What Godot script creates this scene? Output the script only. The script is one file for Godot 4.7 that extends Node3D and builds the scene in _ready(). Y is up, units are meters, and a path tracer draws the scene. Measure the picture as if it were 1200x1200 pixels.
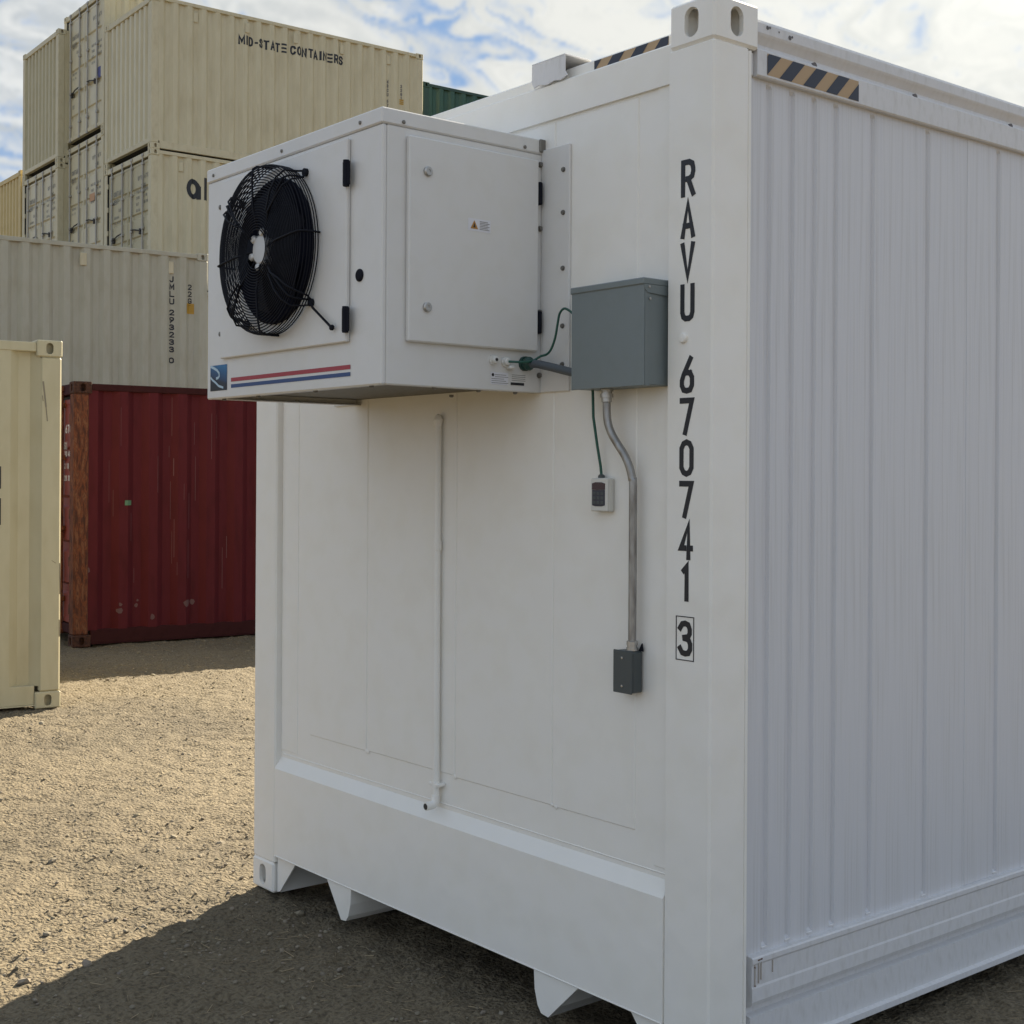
extends Node3D
# A white refrigerated shipping container in a container yard, axes laid along the container:
# x runs along its long side, z = 0 is that long side, the refrigerated end wall stands in the plane x = 0.

const SUN := Vector3(0.785, 0.485, -0.385)
var taken := {}
var M := {}
var casting_mesh := {}
var glyphs := {}

# ---------------------------------------------------------------- naming and tagging
func put(o: Node3D, called: String, parent: Node) -> Node3D:
	var key := "%d/%s" % [parent.get_instance_id(), called]
	var n: int = taken.get(key, 0)
	taken[key] = n + 1
	o.name = called if n == 0 else "%s_%03d" % [called, n]
	parent.add_child(o, true)
	return o

func obj(called: String, m, material: Material, parent: Node = self) -> MeshInstance3D:
	var o := MeshInstance3D.new()
	o.mesh = m.done() if m is Shape else m
	o.material_override = material
	put(o, called, parent)
	return o

func tag(o: Node3D, label: String, category := "", group := "", kind := "") -> Node3D:
	if label: o.set_meta("label", label)
	if category: o.set_meta("category", category)
	if group: o.set_meta("group", group)
	if kind: o.set_meta("kind", kind)
	return o

func thing(called: String, label: String, category: String, at := Vector3.ZERO, group := "", turn := 0.0) -> Node3D:
	var o := Node3D.new()
	put(o, called, self)
	o.position = at
	o.rotation_degrees.y = turn
	return tag(o, label, category, group)

# ---------------------------------------------------------------- mesh building
class Shape:
	var st := SurfaceTool.new()
	var group := 1
	func _init():
		st.begin(Mesh.PRIMITIVE_TRIANGLES)
	func done() -> ArrayMesh:
		st.generate_normals()
		return st.commit()
	# a flat face seen from the side that `out` points to
	func face(p: Array, out: Vector3, smooth := -1):
		var n := Vector3.ZERO
		for i in p.size():
			var a: Vector3 = p[i]
			var b: Vector3 = p[(i + 1) % p.size()]
			n += a.cross(b)
		# counter-clockwise gives n along out; Godot wants clockwise
		var q: Array = p.duplicate()
		if n.dot(out) > 0.0: q.reverse()
		st.set_smooth_group(0xFFFFFFFF if smooth < 0 else smooth)
		for i in range(1, q.size() - 1):
			st.add_vertex(q[0]); st.add_vertex(q[i]); st.add_vertex(q[i + 1])
	func box(c: Vector3, s: Vector3, b := 0.0, skip := []):
		var h := s * 0.5
		b = minf(b, minf(h.x, minf(h.y, h.z)) * 0.9)
		for ax in 3:
			for sg in [-1.0, 1.0]:
				if [ax, sg] in skip: continue
				var u := (ax + 1) % 3
				var v := (ax + 2) % 3
				var pts := []
				for k in [[-1, -1], [1, -1], [1, 1], [-1, 1]]:
					var p := Vector3.ZERO
					p[ax] = sg * h[ax]
					p[u] = k[0] * (h[u] - b)
					p[v] = k[1] * (h[v] - b)
					pts.append(c + p)
				var out := Vector3.ZERO
				out[ax] = sg
				face(pts, out)
		if b <= 0.0: return
		for ax in 3:
			var u := (ax + 1) % 3
			var v := (ax + 2) % 3
			for k in [[-1, -1], [1, -1], [1, 1], [-1, 1]]:
				var pts := []
				for e in [[-1, 0], [1, 0], [1, 1], [-1, 1]]:
					var p := Vector3.ZERO
					p[ax] = e[0] * (h[ax] - b)
					p[u] = k[0] * (h[u] - (b if e[1] else 0.0))
					p[v] = k[1] * (h[v] - (0.0 if e[1] else b))
					pts.append(c + p)
				var out := Vector3.ZERO
				out[u] = k[0]; out[v] = k[1]
				face(pts, out)
		for sx in [-1, 1]:
			for sy in [-1, 1]:
				for sz in [-1, 1]:
					var o := Vector3(sx, sy, sz)
					face([c + o * Vector3(h.x, h.y - b, h.z - b), c + o * Vector3(h.x - b, h.y, h.z - b), c + o * Vector3(h.x - b, h.y - b, h.z)], o)
	func span(a: Vector3, d: Vector3, b := 0.0, skip := []):
		box((a + d) * 0.5, (d - a).abs(), b, skip)
	func tube(path: Array, r: float, sides := 8, closed := false, caps := true):
		group += 1
		var n := path.size()
		var rings := []
		var up := Vector3.ZERO
		for i in n:
			var a: Vector3 = path[(i - 1 + n) % n] if closed or i > 0 else path[0]
			var b: Vector3 = path[(i + 1) % n] if closed or i < n - 1 else path[n - 1]
			var t := (b - a).normalized()
			if up == Vector3.ZERO: up = t.cross(Vector3(0.31, 0.17, 0.93)).normalized()
			up = (up - t * up.dot(t)).normalized()
			var w := t.cross(up)
			var ring := []
			for k in sides:
				var g := TAU * k / sides
				ring.append(path[i] + (up * cos(g) + w * sin(g)) * r)
			rings.append(ring)
		for i in (n if closed else n - 1):
			var c0: Vector3 = path[i]
			var r0: Array = rings[i]
			var r1: Array = rings[(i + 1) % n]
			for k in sides:
				var k2 := (k + 1) % sides
				face([r0[k], r0[k2], r1[k2], r1[k]], (r0[k] + r0[k2]) * 0.5 - c0, group)
		if caps and not closed:
			face(rings[0], path[0] - path[1])
			face(rings[n - 1], path[n - 1] - path[n - 2])
	# a straight round bar whose radius follows [distance, radius] pairs
	func turned(a: Vector3, axis: Vector3, prof: Array, sides := 16, sharp := true):
		var t := axis.normalized()
		var up := t.cross(Vector3(0.31, 0.17, 0.93)).normalized()
		var w := t.cross(up)
		var rings := []
		for p in prof:
			var ring := []
			for k in sides:
				var g := TAU * k / sides
				ring.append(a + t * p[0] + (up * cos(g) + w * sin(g)) * maxf(p[1], 1e-5))
			rings.append(ring)
		group += 1
		for i in prof.size() - 1:
			if sharp: group += 1
			for k in sides:
				var k2 := (k + 1) % sides
				var mid: Vector3 = (rings[i][k] + rings[i][k2] + rings[i + 1][k] + rings[i + 1][k2]) * 0.25
				var am: Vector3 = a + t * (prof[i][0] + prof[i + 1][0]) * 0.5
				var out := mid - am
				var dr: float = prof[i + 1][1] - prof[i][1]
				var dl: float = prof[i + 1][0] - prof[i][0]
				out = out.normalized() * dl - t * dr
				if out.length() < 1e-6: out = mid - am
				face([rings[i][k], rings[i][k2], rings[i + 1][k2], rings[i + 1][k]], out, group)
	# a 2D outline pushed along an axis: at(u, v, w) places it
	func extrude(poly: PackedVector2Array, o: Vector3, u: Vector3, v: Vector3, w: Vector3, caps := true):
		var c := Vector2.ZERO
		for p in poly: c += p
		var tri := Geometry2D.triangulate_polygon(poly)
		var ccw := not Geometry2D.is_polygon_clockwise(poly)
		for i in poly.size():
			var a := poly[i]
			var b := poly[(i + 1) % poly.size()]
			var e := b - a
			var nn := Vector2(e.y, -e.x) if ccw else Vector2(-e.y, e.x)
			# is_polygon_clockwise uses y-down, so the sign is turned for y-up
			nn = -nn if Geometry2D.is_point_in_polygon((a + b) * 0.5 + nn.normalized() * 1e-4, poly) else nn
			var A := o + u * a.x + v * a.y
			var B := o + u * b.x + v * b.y
			face([A, B, B + w, A + w], u * nn.x + v * nn.y)
		if caps:
			for i in range(0, tri.size(), 3):
				var T := []
				for k in 3: T.append(o + u * poly[tri[i + k]].x + v * poly[tri[i + k]].y)
				face(T, -w)
				face([T[0] + w, T[1] + w, T[2] + w], w)
	func disc(c: Vector3, n: Vector3, r: float, sides := 16):
		var up := n.cross(Vector3(0.31, 0.17, 0.93)).normalized()
		var w := n.normalized().cross(up)
		var p := []
		for k in sides: p.append(c + (up * cos(TAU * k / sides) + w * sin(TAU * k / sides)) * r)
		face(p, n)
	# a rectangular face with an upright oval hole in it, the hole's wall and its back
	func holed(o: Vector3, u: Vector3, v: Vector3, n: Vector3, hw: float, hh: float, rx: float, ry: float, deep: float):
		var ang := []
		for k in 24: ang.append(TAU * k / 24.0 + 0.01)
		for q in [[1, 1], [-1, 1], [-1, -1], [1, -1]]: ang.append(fposmod(atan2(q[1] * hh, q[0] * hw), TAU))
		ang.sort()
		var inner := []
		var outer := []
		var back := []
		for g in ang:
			var cs := cos(g)
			var sn := sin(g)
			var t := minf(hw / maxf(absf(cs), 1e-6), hh / maxf(absf(sn), 1e-6))
			outer.append(o + u * cs * t + v * sn * t)
			var iy: float = rx * sn + (signf(sn) * (ry - rx) if ry > rx else 0.0)
			inner.append(o + u * rx * cs + v * iy)
			back.append(o + u * rx * cs + v * iy - n * deep)
		var m := ang.size()
		for i in m:
			var j := (i + 1) % m
			face([inner[i], inner[j], outer[j], outer[i]], n)
			face([inner[i], inner[j], back[j], back[i]], o - (inner[i] + inner[j]) * 0.5)
		var c := o - n * 0.052
		var cu := u * (hw - 0.002)
		var cv := v * (hh - 0.001)
		face([c - cu - cv, c + cu - cv, c + cu + cv, c - cu + cv], n)

# ---------------------------------------------------------------- stroke lettering
func make_glyphs():
	var g := {}
	g["A"] = [[[0, 0], [.5, 1], [1, 0]], [[.2, .3], [.8, .3]]]
	g["B"] = [[[.04, 0], [.7, 0], [1, .15], [1, .4], [.7, .52], [.08, .52]], [[.7, .54], [.95, .66], [.95, .88], [.7, 1], [.08, 1]], [[0, 0], [0, 1]]]
	g["C"] = [[[1, .78], [.82, .95], [.5, 1], [.18, .92], [0, .7], [0, .3], [.18, .08], [.5, 0], [.82, .05], [1, .22]]]
	g["D"] = [[[0, 0], [0, 1], [.5, 1], [.85, .88], [1, .65], [1, .35], [.85, .12], [.5, 0], [.44, 0]]]
	g["E"] = [[[0, 1], [1, 1]], [[0, .5], [1, .5]], [[0, 0], [1, 0]]]
	g["G"] = [[[1, .78], [.8, .97], [.5, 1], [.18, .92], [0, .7], [0, .3], [.18, .08], [.5, 0], [1, .12], [1, .45], [.6, .45]]]
	g["I"] = [[[.5, 0], [.5, 1]]]
	g["J"] = [[[.8, 1], [.8, .2], [.6, 0], [.2, 0], [0, .2]]]
	g["K"] = [[[0, 0], [0, 1]], [[.95, 1], [.08, .45]], [[.4, .62], [1, 0]]]
	g["L"] = [[[0, 1], [0, 0], [1, 0]]]
	g["M"] = [[[0, 0], [0, 1], [.5, .25], [1, 1], [1, 0]]]
	g["N"] = [[[0, 0], [0, 1], [1, 0], [1, 1]]]
	g["O"] = [[[.5, 1], [.85, .9], [1, .65], [1, .35], [.85, .1], [.5, 0], [.15, .1], [0, .35], [0, .65], [.15, .9], [.5, 1]]]
	g["R"] = [[[0, 0], [0, 1], [.6, 1], [.9, .93], [1, .78], [1, .68], [.9, .54], [.6, .47], [.44, .47]], [[.55, .44], [1, 0]]]
	g["S"] = [[[.95, .8], [.75, .97], [.5, 1], [.2, .95], [.05, .76], [.25, .58], [.75, .44], [.96, .26], [.8, .05], [.5, 0], [.2, .04], [.03, .22]]]
	g["T"] = [[[0, 1], [1, 1]], [[.5, .94], [.5, 0]]]
	g["U"] = [[[0, 1], [0, .2], [.1, .06], [.32, 0], [.68, 0], [.9, .06], [1, .2], [1, 1]]]
	g["V"] = [[[0, 1], [.5, 0], [1, 1]]]
	g["W"] = [[[0, 1], [.25, 0], [.5, .8], [.75, 0], [1, 1]]]
	g["X"] = [[[0, 0], [1, 1]], [[0, 1], [.45, .55]], [[.55, .45], [1, 0]]]
	g["0"] = [[[.5, 1], [.8, .95], [1, .8], [1, .2], [.8, .05], [.5, 0], [.2, .05], [0, .2], [0, .8], [.2, .95], [.5, 1]]]
	g["1"] = [[[.3, .88], [.58, 1], [.58, 0]]]
	g["2"] = [[[.02, .78], [.2, .96], [.5, 1], [.85, .95], [1, .76], [.9, .56], [.05, 0], [1, 0]]]
	g["3"] = [[[0, .84], [.2, .97], [.5, 1], [.8, .96], [.95, .82], [.95, .68], [.8, .56], [.42, .53]], [[.5, .5], [.82, .48], [1, .34], [1, .16], [.82, .03], [.5, 0], [.2, .03], [0, .16]]]
	g["4"] = [[[.74, 0], [.74, 1], [0, .28], [.34, .28]], [[.97, .28], [.98, .28]]]
	g["5"] = [[[.95, 1], [.1, 1], [.05, .55], [.6, .62], [1, .42], [1, .18], [.75, 0], [.25, 0], [0, .15]]]
	g["6"] = [[[.84, 1], [.16, .5], [0, .33], [0, .17], [.18, .03], [.5, 0], [.82, .03], [1, .17], [1, .42], [.82, .55]], [[.76, .56], [.5, .58], [.32, .56]]]
	g["7"] = [[[0, 1], [1, 1], [.35, 0]]]
	g["8"] = [[[.5, .54], [.15, .62], [.05, .82], [.25, .98], [.75, .98], [.95, .82], [.85, .62], [.5, .54]], [[.5, .5], [.1, .4], [0, .18], [.2, .02], [.8, .02], [1, .18], [.9, .4], [.5, .5]]]
	g["9"] = [[[.2, 0], [.9, .5], [1, .7], [.9, .92], [.5, 1], [.1, .92], [0, .72], [.1, .5], [.5, .42], [.8, .46]]]
	g["-"] = [[[.1, .42], [.9, .42]]]
	g["."] = [[[.4, .04], [.6, .04]]]
	glyphs = g

# the quads (in u, v) of one glyph
func glyph_quads(ch: String, x: float, y: float, w: float, h: float, s: float) -> Array:
	var out := []
	for line in glyphs.get(ch, []):
		var p := []
		for q in line: p.append(Vector2(x + s * 0.5 + q[0] * (w - s), y + s * 0.5 + q[1] * (h - s)))
		var loop: bool = p[0].distance_to(p[p.size() - 1]) < 1e-5
		if loop: p.pop_back()
		elif true:
			var d0: Vector2 = (p[0] - p[1]).normalized()
			var d1: Vector2 = (p[p.size() - 1] - p[p.size() - 2]).normalized()
			p[0] += d0 * s * 0.5
			p[p.size() - 1] += d1 * s * 0.5
		var n := p.size()
		var lo := []
		var hi := []
		for i in n:
			var a: Vector2 = p[(i - 1 + n) % n] if loop or i > 0 else p[0] * 2.0 - p[1]
			var b: Vector2 = p[(i + 1) % n] if loop or i < n - 1 else p[n - 1] * 2.0 - p[n - 2]
			var e0: Vector2 = (p[i] - a).normalized().orthogonal()
			var e1: Vector2 = (b - p[i]).normalized().orthogonal()
			var m: Vector2 = (e0 + e1).normalized()
			var k: float = 1.0 / maxf(m.dot(e0), 0.42)
			lo.append(p[i] - m * s * 0.5 * k)
			hi.append(p[i] + m * s * 0.5 * k)
		for i in (n if loop else n - 1):
			var j := (i + 1) % n
			out.append(PackedVector2Array([lo[i], lo[j], hi[j], hi[i]]))
		out.append(PackedVector2Array())
	return out

# lays glyph quads on a surface: place is called with (u, v, lift)
func lay(m: Shape, quads: Array, place: Callable, out: Vector3, cuts := [], lift := 0.0012):
	var step := 0
	for q in quads:
		if q.is_empty():
			step += 1
			continue
		var up := lift + 0.0002 * (step % 3)
		var lo: float = q[0].x
		var hi: float = q[0].x
		for p in q:
			lo = minf(lo, p.x); hi = maxf(hi, p.x)
		var pieces := [q]
		if not cuts.is_empty():
			pieces = []
			for i in cuts.size() - 1:
				if cuts[i + 1] <= lo or cuts[i] >= hi: continue
				var strip := PackedVector2Array([Vector2(cuts[i], -50), Vector2(cuts[i + 1], -50), Vector2(cuts[i + 1], 50), Vector2(cuts[i], 50)])
				pieces.append_array(Geometry2D.intersect_polygons(q, strip))
		for pc in pieces:
			var tri := Geometry2D.triangulate_polygon(pc)
			for i in range(0, tri.size(), 3):
				m.face([place.call(pc[tri[i]], up), place.call(pc[tri[i + 1]], up), place.call(pc[tri[i + 2]], up)], out)

func text_quads(t: String, x: float, y: float, w: float, h: float, s: float, gap: float) -> Array:
	var out := []
	for ch in t:
		if ch == " ":
			x += w * 0.75
			continue
		var cw: float = w * ({"I": 0.45, "1": 0.7, "M": 1.2, "W": 1.25, "-": 0.6, ".": 0.4}.get(ch, 1.0))
		if ch == "I":
			out.append_array(glyph_quads(ch, x + cw * 0.5 - s * 0.5, y, s, h, s))
		else:
			out.append_array(glyph_quads(ch, x, y, cw, h, s))
		x += cw + gap
	return out

# ---------------------------------------------------------------- materials
func noise(freq: float, seed_: int, octaves := 4, type := FastNoiseLite.TYPE_SIMPLEX_SMOOTH) -> FastNoiseLite:
	var n := FastNoiseLite.new()
	n.noise_type = type
	n.frequency = freq
	n.seed = seed_
	n.fractal_octaves = octaves
	return n

func ramp(stops: Array) -> Gradient:
	var g := Gradient.new()
	var o := PackedFloat32Array()
	var c := PackedColorArray()
	for s in stops:
		o.append(s[0]); c.append(s[1])
	g.offsets = o
	g.colors = c
	return g

func noise_tex(n: FastNoiseLite, stops: Array, size := 512) -> NoiseTexture2D:
	var t := NoiseTexture2D.new()
	t.width = size; t.height = size
	t.seamless = true
	t.noise = n
	if not stops.is_empty(): t.color_ramp = ramp(stops)
	return t

func bump_tex(n: FastNoiseLite, strength: float, size := 512) -> NoiseTexture2D:
	var t := NoiseTexture2D.new()
	t.width = size; t.height = size
	t.seamless = true
	t.noise = n
	t.as_normal_map = true
	t.bump_strength = strength
	return t

func mat(called: String, linear: Color, rough := 0.6, metal := 0.0, tex: Texture2D = null, scale := Vector3.ONE, normal: Texture2D = null, nscale := 0.3) -> StandardMaterial3D:
	var m := StandardMaterial3D.new()
	m.resource_name = called
	m.albedo_color = linear.linear_to_srgb()
	m.roughness = rough
	m.metallic = metal
	m.cull_mode = BaseMaterial3D.CULL_DISABLED
	if tex or normal:
		m.uv1_triplanar = true
		m.uv1_world_triplanar = true
		m.uv1_scale = scale
	if tex: m.albedo_texture = tex
	if normal:
		m.normal_enabled = true
		m.normal_texture = normal
		m.normal_scale = nscale
	M[called] = m
	return m

func grey(v: float) -> Color:
	return Color(v, v, v)

func make_materials():
	var grime := noise_tex(noise(0.012, 3, 5), [[0.0, Color(.985, .982, .975)], [0.4, Color(.995, .995, .99)], [0.6, Color(1, 1, 1)], [1.0, Color(.992, .992, .992)]])
	var streak := noise_tex(noise(0.02, 7, 5), [[0.0, Color(.94, .935, .93)], [0.3, Color(.975, .975, .97)], [0.55, Color(1, 1, 1)], [1.0, Color(.97, .97, .975)]])
	var weather := noise_tex(noise(0.012, 19, 5), [[0.0, Color(.88, .86, .82)], [0.3, Color(.955, .945, .925)], [0.5, Color(1, 1, 1)], [0.8, Color(.985, .98, .965)], [1.0, Color(.93, .92, .90)]])
	var faded := noise_tex(noise(0.014, 20, 5), [[0.0, Color(.93, .92, .895)], [0.35, Color(.98, .975, .965)], [0.55, Color(1, 1, 1)], [1.0, Color(.965, .96, .945)]])
	var dents := bump_tex(noise(0.01, 23, 3), 6.0)
	var peel := bump_tex(noise(0.05, 29, 3), 2.0)
	mat("white_paint_warmed", Color(.872, .85, .80), 0.40, 0.0, grime, Vector3(.8, .8, .8), dents, 0.18)  # warm bounce from the ground is tinted into this white
	mat("white_paint_side_shade", Color(.66, .662, .685), 0.45, 0.0, streak, Vector3(5.0, .10, 5.0), dents, 0.06)  # the same white, shade and blue skylight painted into a darker cool copy
	mat("white_rail_paint", Color(.68, .675, .68), 0.48, 0.0, streak, Vector3(3.0, 1.0, 3.0), peel, 0.10)  # container white again, darkened like the side wall
	mat("unit_white", Color(.70, .69, .67), 0.35, 0.0, grime, Vector3(1.3, 1.3, 1.3), peel, 0.05)
	mat("unit_underside", Color(.16, .15, .125), 0.6, 0.4, weather, Vector3(3, 3, 3))
	mat("black_ink", Color(.012, .013, .018), 0.5)
	mat("grey_ink", Color(.16, .155, .14), 0.6)
	mat("white_ink", Color(.62, .58, .54), 0.6)
	mat("tape_black", Color(.030, .036, .055), 0.5)
	mat("tape_amber", Color(.44, .305, .17), 0.5)
	mat("black_metal", Color(.010, .011, .016), 0.6).metallic_specular = 0.25
	mat("black_plastic", Color(.010, .011, .017), 0.7).metallic_specular = 0.25
	mat("fan_dark", Color(.008, .009, .017), 0.9).metallic_specular = 0.15
	mat("fan_blade", Color(.010, .011, .019), 0.7).metallic_specular = 0.25
	mat("cast_hub", Color(.55, .54, .52), 0.4, 0.3)
	mat("steel", Color(.48, .47, .45), 0.38, 0.85)
	mat("galvanised", Color(.46, .46, .455), 0.42, 0.8, noise_tex(noise(0.03, 41, 3), [[0.0, Color(.72, .70, .68)], [1.0, Color(1, 1, 1)]], 256), Vector3(6, 1.5, 6))
	mat("dull_bolt", Color(.20, .19, .17), 0.5, 0.5)
	mat("box_grey", Color(.185, .218, .225), 0.42, 0.0, grime, Vector3(2, 2, 2), peel, 0.06)
	mat("dark_box_grey", Color(.066, .078, .08), 0.45)
	mat("green_wire", Color(.012, .085, .062), 0.42)
	mat("dark_green", Color(.015, .06, .05), 0.5)
	mat("hose_grey", Color(.075, .09, .105), 0.55)
	mat("nylon_white", Color(.7, .7, .67), 0.4)
	mat("controller_white", Color(.66, .65, .60), 0.4)
	mat("keypad", Color(.035, .036, .055), 0.35)
	mat("keypad_red", Color(.05, .022, .026), 0.25)
	mat("stripe_red", Color(.36, .03, .045), 0.4)
	mat("stripe_blue", Color(.022, .06, .19), 0.4)
	mat("sticker_white", Color(.72, .72, .76), 0.4)
	mat("warning_orange", Color(.45, .22, .04), 0.45)
	mat("decal_blue", Color(.07, .08, .24), 0.5)
	mat("decal_orange", Color(.46, .24, .10), 0.5)
	mat("rust", Color(.13, .065, .035), 0.85)
	mat("dirt_run", Color(.46, .41, .36), 0.8)
	mat("hole_grey", Color(.14, .135, .14), 0.8)
	mat("hole_dark", Color(.05, .045, .04), 0.9)
	var logo := GradientTexture2D.new()
	logo.width = 32; logo.height = 64
	logo.fill_from = Vector2(.6, 0); logo.fill_to = Vector2(.3, 1)
	logo.gradient = ramp([[0.0, Color(.10, .42, .62)], [0.5, Color(.06, .22, .38)], [0.62, Color(.05, .10, .18)], [1.0, Color(.04, .06, .09)]])
	var lm := mat("logo_blue", Color(1, 1, 1), 0.35)
	lm.albedo_texture = logo
	mat("logo_white", Color(.42, .56, .66), 0.35)
	# container paints of the yard
	mat("cream_paint", Color(.57, .515, .35), 0.40, 0.0, faded, Vector3(.55, .12, .55), dents, 0.12)
	mat("cream_trim", Color(.56, .505, .345), 0.55, 0.0, faded, Vector3(.8, .4, .8), dents, 0.12)
	mat("buff_paint", Color(.47, .425, .275), 0.55, 0.0, faded, Vector3(.6, .2, .6), dents, 0.12)
	mat("golden_paint", Color(.56, .44, .20), 0.55, 0.0, faded, Vector3(.5, .3, .5), dents, 0.12)
	mat("beige_paint", Color(.42, .405, .315), 0.45, 0.0, faded, Vector3(.6, .2, .6), dents, 0.15)
	mat("maroon_paint", Color(.086, .0095, .0125), 0.65, 0.0, weather, Vector3(1.0, .25, 1.0), dents, 0.25).metallic_specular = 0.3
	mat("maroon_rail", Color(.040, .010, .010), 0.7, 0.0, weather, Vector3(1.2, 1.2, 1.2)).metallic_specular = 0.25
	mat("red_door", Color(.19, .030, .016), 0.55, 0.0, weather, Vector3(1, .5, 1))
	mat("green_paint", Color(.028, .085, .06), 0.5, 0.0, weather, Vector3(.6, .2, .6))
	mat("green_trim", Color(.02, .055, .042), 0.5)
	var rusty := noise_tex(noise(0.018, 61, 5), [[0.0, Color(.16, .09, .06)], [0.36, Color(.34, .20, .13)], [0.5, Color(.50, .30, .17)], [0.58, Color(.36, .22, .15)], [0.75, Color(.52, .38, .28)], [1.0, Color(.22, .10, .08)]])
	mat("rusted_steel", Color(.84, .66, .50), 0.85, 0.0, rusty, Vector3(2.2, .5, 2.2), peel, 0.5)
	mat("rust_casting", Color(.36, .30, .27), 0.85, 0.0, rusty, Vector3(3, 3, 3), peel, 0.6)
	mat("door_rod", Color(.36, .34, .30), 0.45, 0.3)
	mat("gasket", Color(.035, .032, .028), 0.8)
	mat("label_yellow", Color(.42, .24, .02), 0.5)
	mat("scraped", Color(.12, .06, .055), 0.8)
	mat("paint_green_spot", Color(.09, .19, .10), 0.6)
	# ground
	var soil := noise_tex(noise(0.05, 71, 6), [[0.0, Color(.50, .46, .40)], [0.3, Color(.76, .72, .65)], [0.48, Color(.91, .875, .80)], [0.62, Color(1, .97, .90)], [0.8, Color(.92, .88, .80)], [1.0, Color(.76, .72, .65)]], 1024)
	var soil_bump := bump_tex(noise(0.048, 73, 6), 14.0, 1024)
	var gm := mat("soil", Color(.184, .162, .124), 0.95, 0.0, soil, Vector3(.8, .8, .8), soil_bump, 0.75)
	gm.vertex_color_use_as_albedo = true
	var cm := mat("clod", Color(.20, .175, .135), 0.95)
	cm.vertex_color_use_as_albedo = true
	mat("straw", Color(.32, .26, .17), 0.9).vertex_color_use_as_albedo = true

# ---------------------------------------------------------------- sky
func make_sky() -> Sky:
	var w := 3072
	var h := 1536
	var im := Image.create(w, h, false, Image.FORMAT_RGBF)
	im.fill(Color(.30, .27, .22))
	var n1 := noise(3.6, 5, 6)
	var n2 := noise(13.0, 11, 5)
	var n3 := noise(1.0, 17, 3)
	var warp := noise(2.0, 31, 3)
	var sun := SUN.normalized()
	for j in range(0, h / 2):
		var th := PI * (j + 0.5) / h
		var y := cos(th)
		var sy := sin(th)
		for i in w:
			var a := TAU * (i + 0.5) / w
			var d := Vector3(sin(a) * sy, y, -cos(a) * sy)
			# a sheet of broken cloud seen from below
			var k := 1.0 / (y + 0.16)
			var px := d.x * k
			var pz := d.z * k
			var wv := warp.get_noise_2d(px, pz)
			var c := n1.get_noise_2d(px * 0.75 + wv * 0.45, pz * 1.25 - wv * 0.3)
			var f := n2.get_noise_2d(px * 0.8 + wv * 0.3, pz * 1.3 + c * 0.2)
			var big := n3.get_noise_2d(px, pz)
			var s := maxf(d.dot(sun), 0.0)
			var near := smoothstep(0.55, 0.95, s)
			var cover := clampf(0.58 + c * 0.95 + f * 0.85 + big * 0.45 + near * 0.55, 0.0, 1.0)
			cover = cover * cover * (3.0 - 2.0 * cover)
			var up := clampf(y, 0.0, 1.0)
			var low := pow(1.0 - up, 4.0)
			var blue := Color(.17, .33, .62).lerp(Color(.36, .52, .74), low * 0.8)
			var thick := clampf(0.45 - c * 0.7 + f * 0.95 + big * 0.3, 0.0, 1.0)
			var white := Color(.78, .805, .82).lerp(Color(.40, .465, .54), thick * (1.0 - near * 0.2) * 0.95)
			white = white.lerp(Color(.74, .73, .66), near * 0.55) * Color(1, 1, 1).lerp(Color(1.55, 1.50, 1.40), smoothstep(0.2, -0.7, d.dot(sun)))  # unseen clouds opposite the sun brightened and warmed to light the end wall
			var col := blue.lerp(white, cover)
			var glow := pow(s, 6.0) * 0.13 + pow(s, 40.0) * 0.22 + pow(s, 160.0) * 2.2
			col = Color(col.r + glow, col.g + glow * 0.97, col.b + glow * 0.84)
			im.set_pixel(i, j, col)
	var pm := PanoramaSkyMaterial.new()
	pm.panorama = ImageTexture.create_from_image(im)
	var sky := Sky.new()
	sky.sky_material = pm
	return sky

# ---------------------------------------------------------------- ground
var hn1 := noise(0.9, 101, 3)
var hn2 := noise(7.0, 103, 3)
var hn3 := noise(22.0, 107, 2)
var hn4 := noise(0.45, 109, 4)
var hn5 := noise(11.0, 113, 2)

func ground_y(x: float, z: float) -> float:
	var far := Vector2(x - 1.0, z + 5.0).length()
	var fine := 1.0 - smoothstep(14.0, 30.0, far)
	var r := hn2.get_noise_2d(x, z)
	var y := -0.024 + hn1.get_noise_2d(x, z) * 0.014 * fine + r * 0.014 * fine + absf(hn5.get_noise_2d(x, z)) * 0.013 * fine + absf(hn3.get_noise_2d(x, z)) * 0.012 * fine
	return y - 0.03 * smoothstep(-7.5, -10.5, z)

func steps(lo: float, a: float, b: float, hi: float, fine: float) -> Array:
	var out := []
	var v := a
	var g := fine
	while v > lo:
		g *= 1.35
		v -= g
		out.push_front(v)
	v = a
	while v < b:
		out.append(v)
		v += fine
	g = fine
	while v < hi:
		out.append(v)
		g *= 1.35
		v += g
	out.append(v)
	return out

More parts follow.
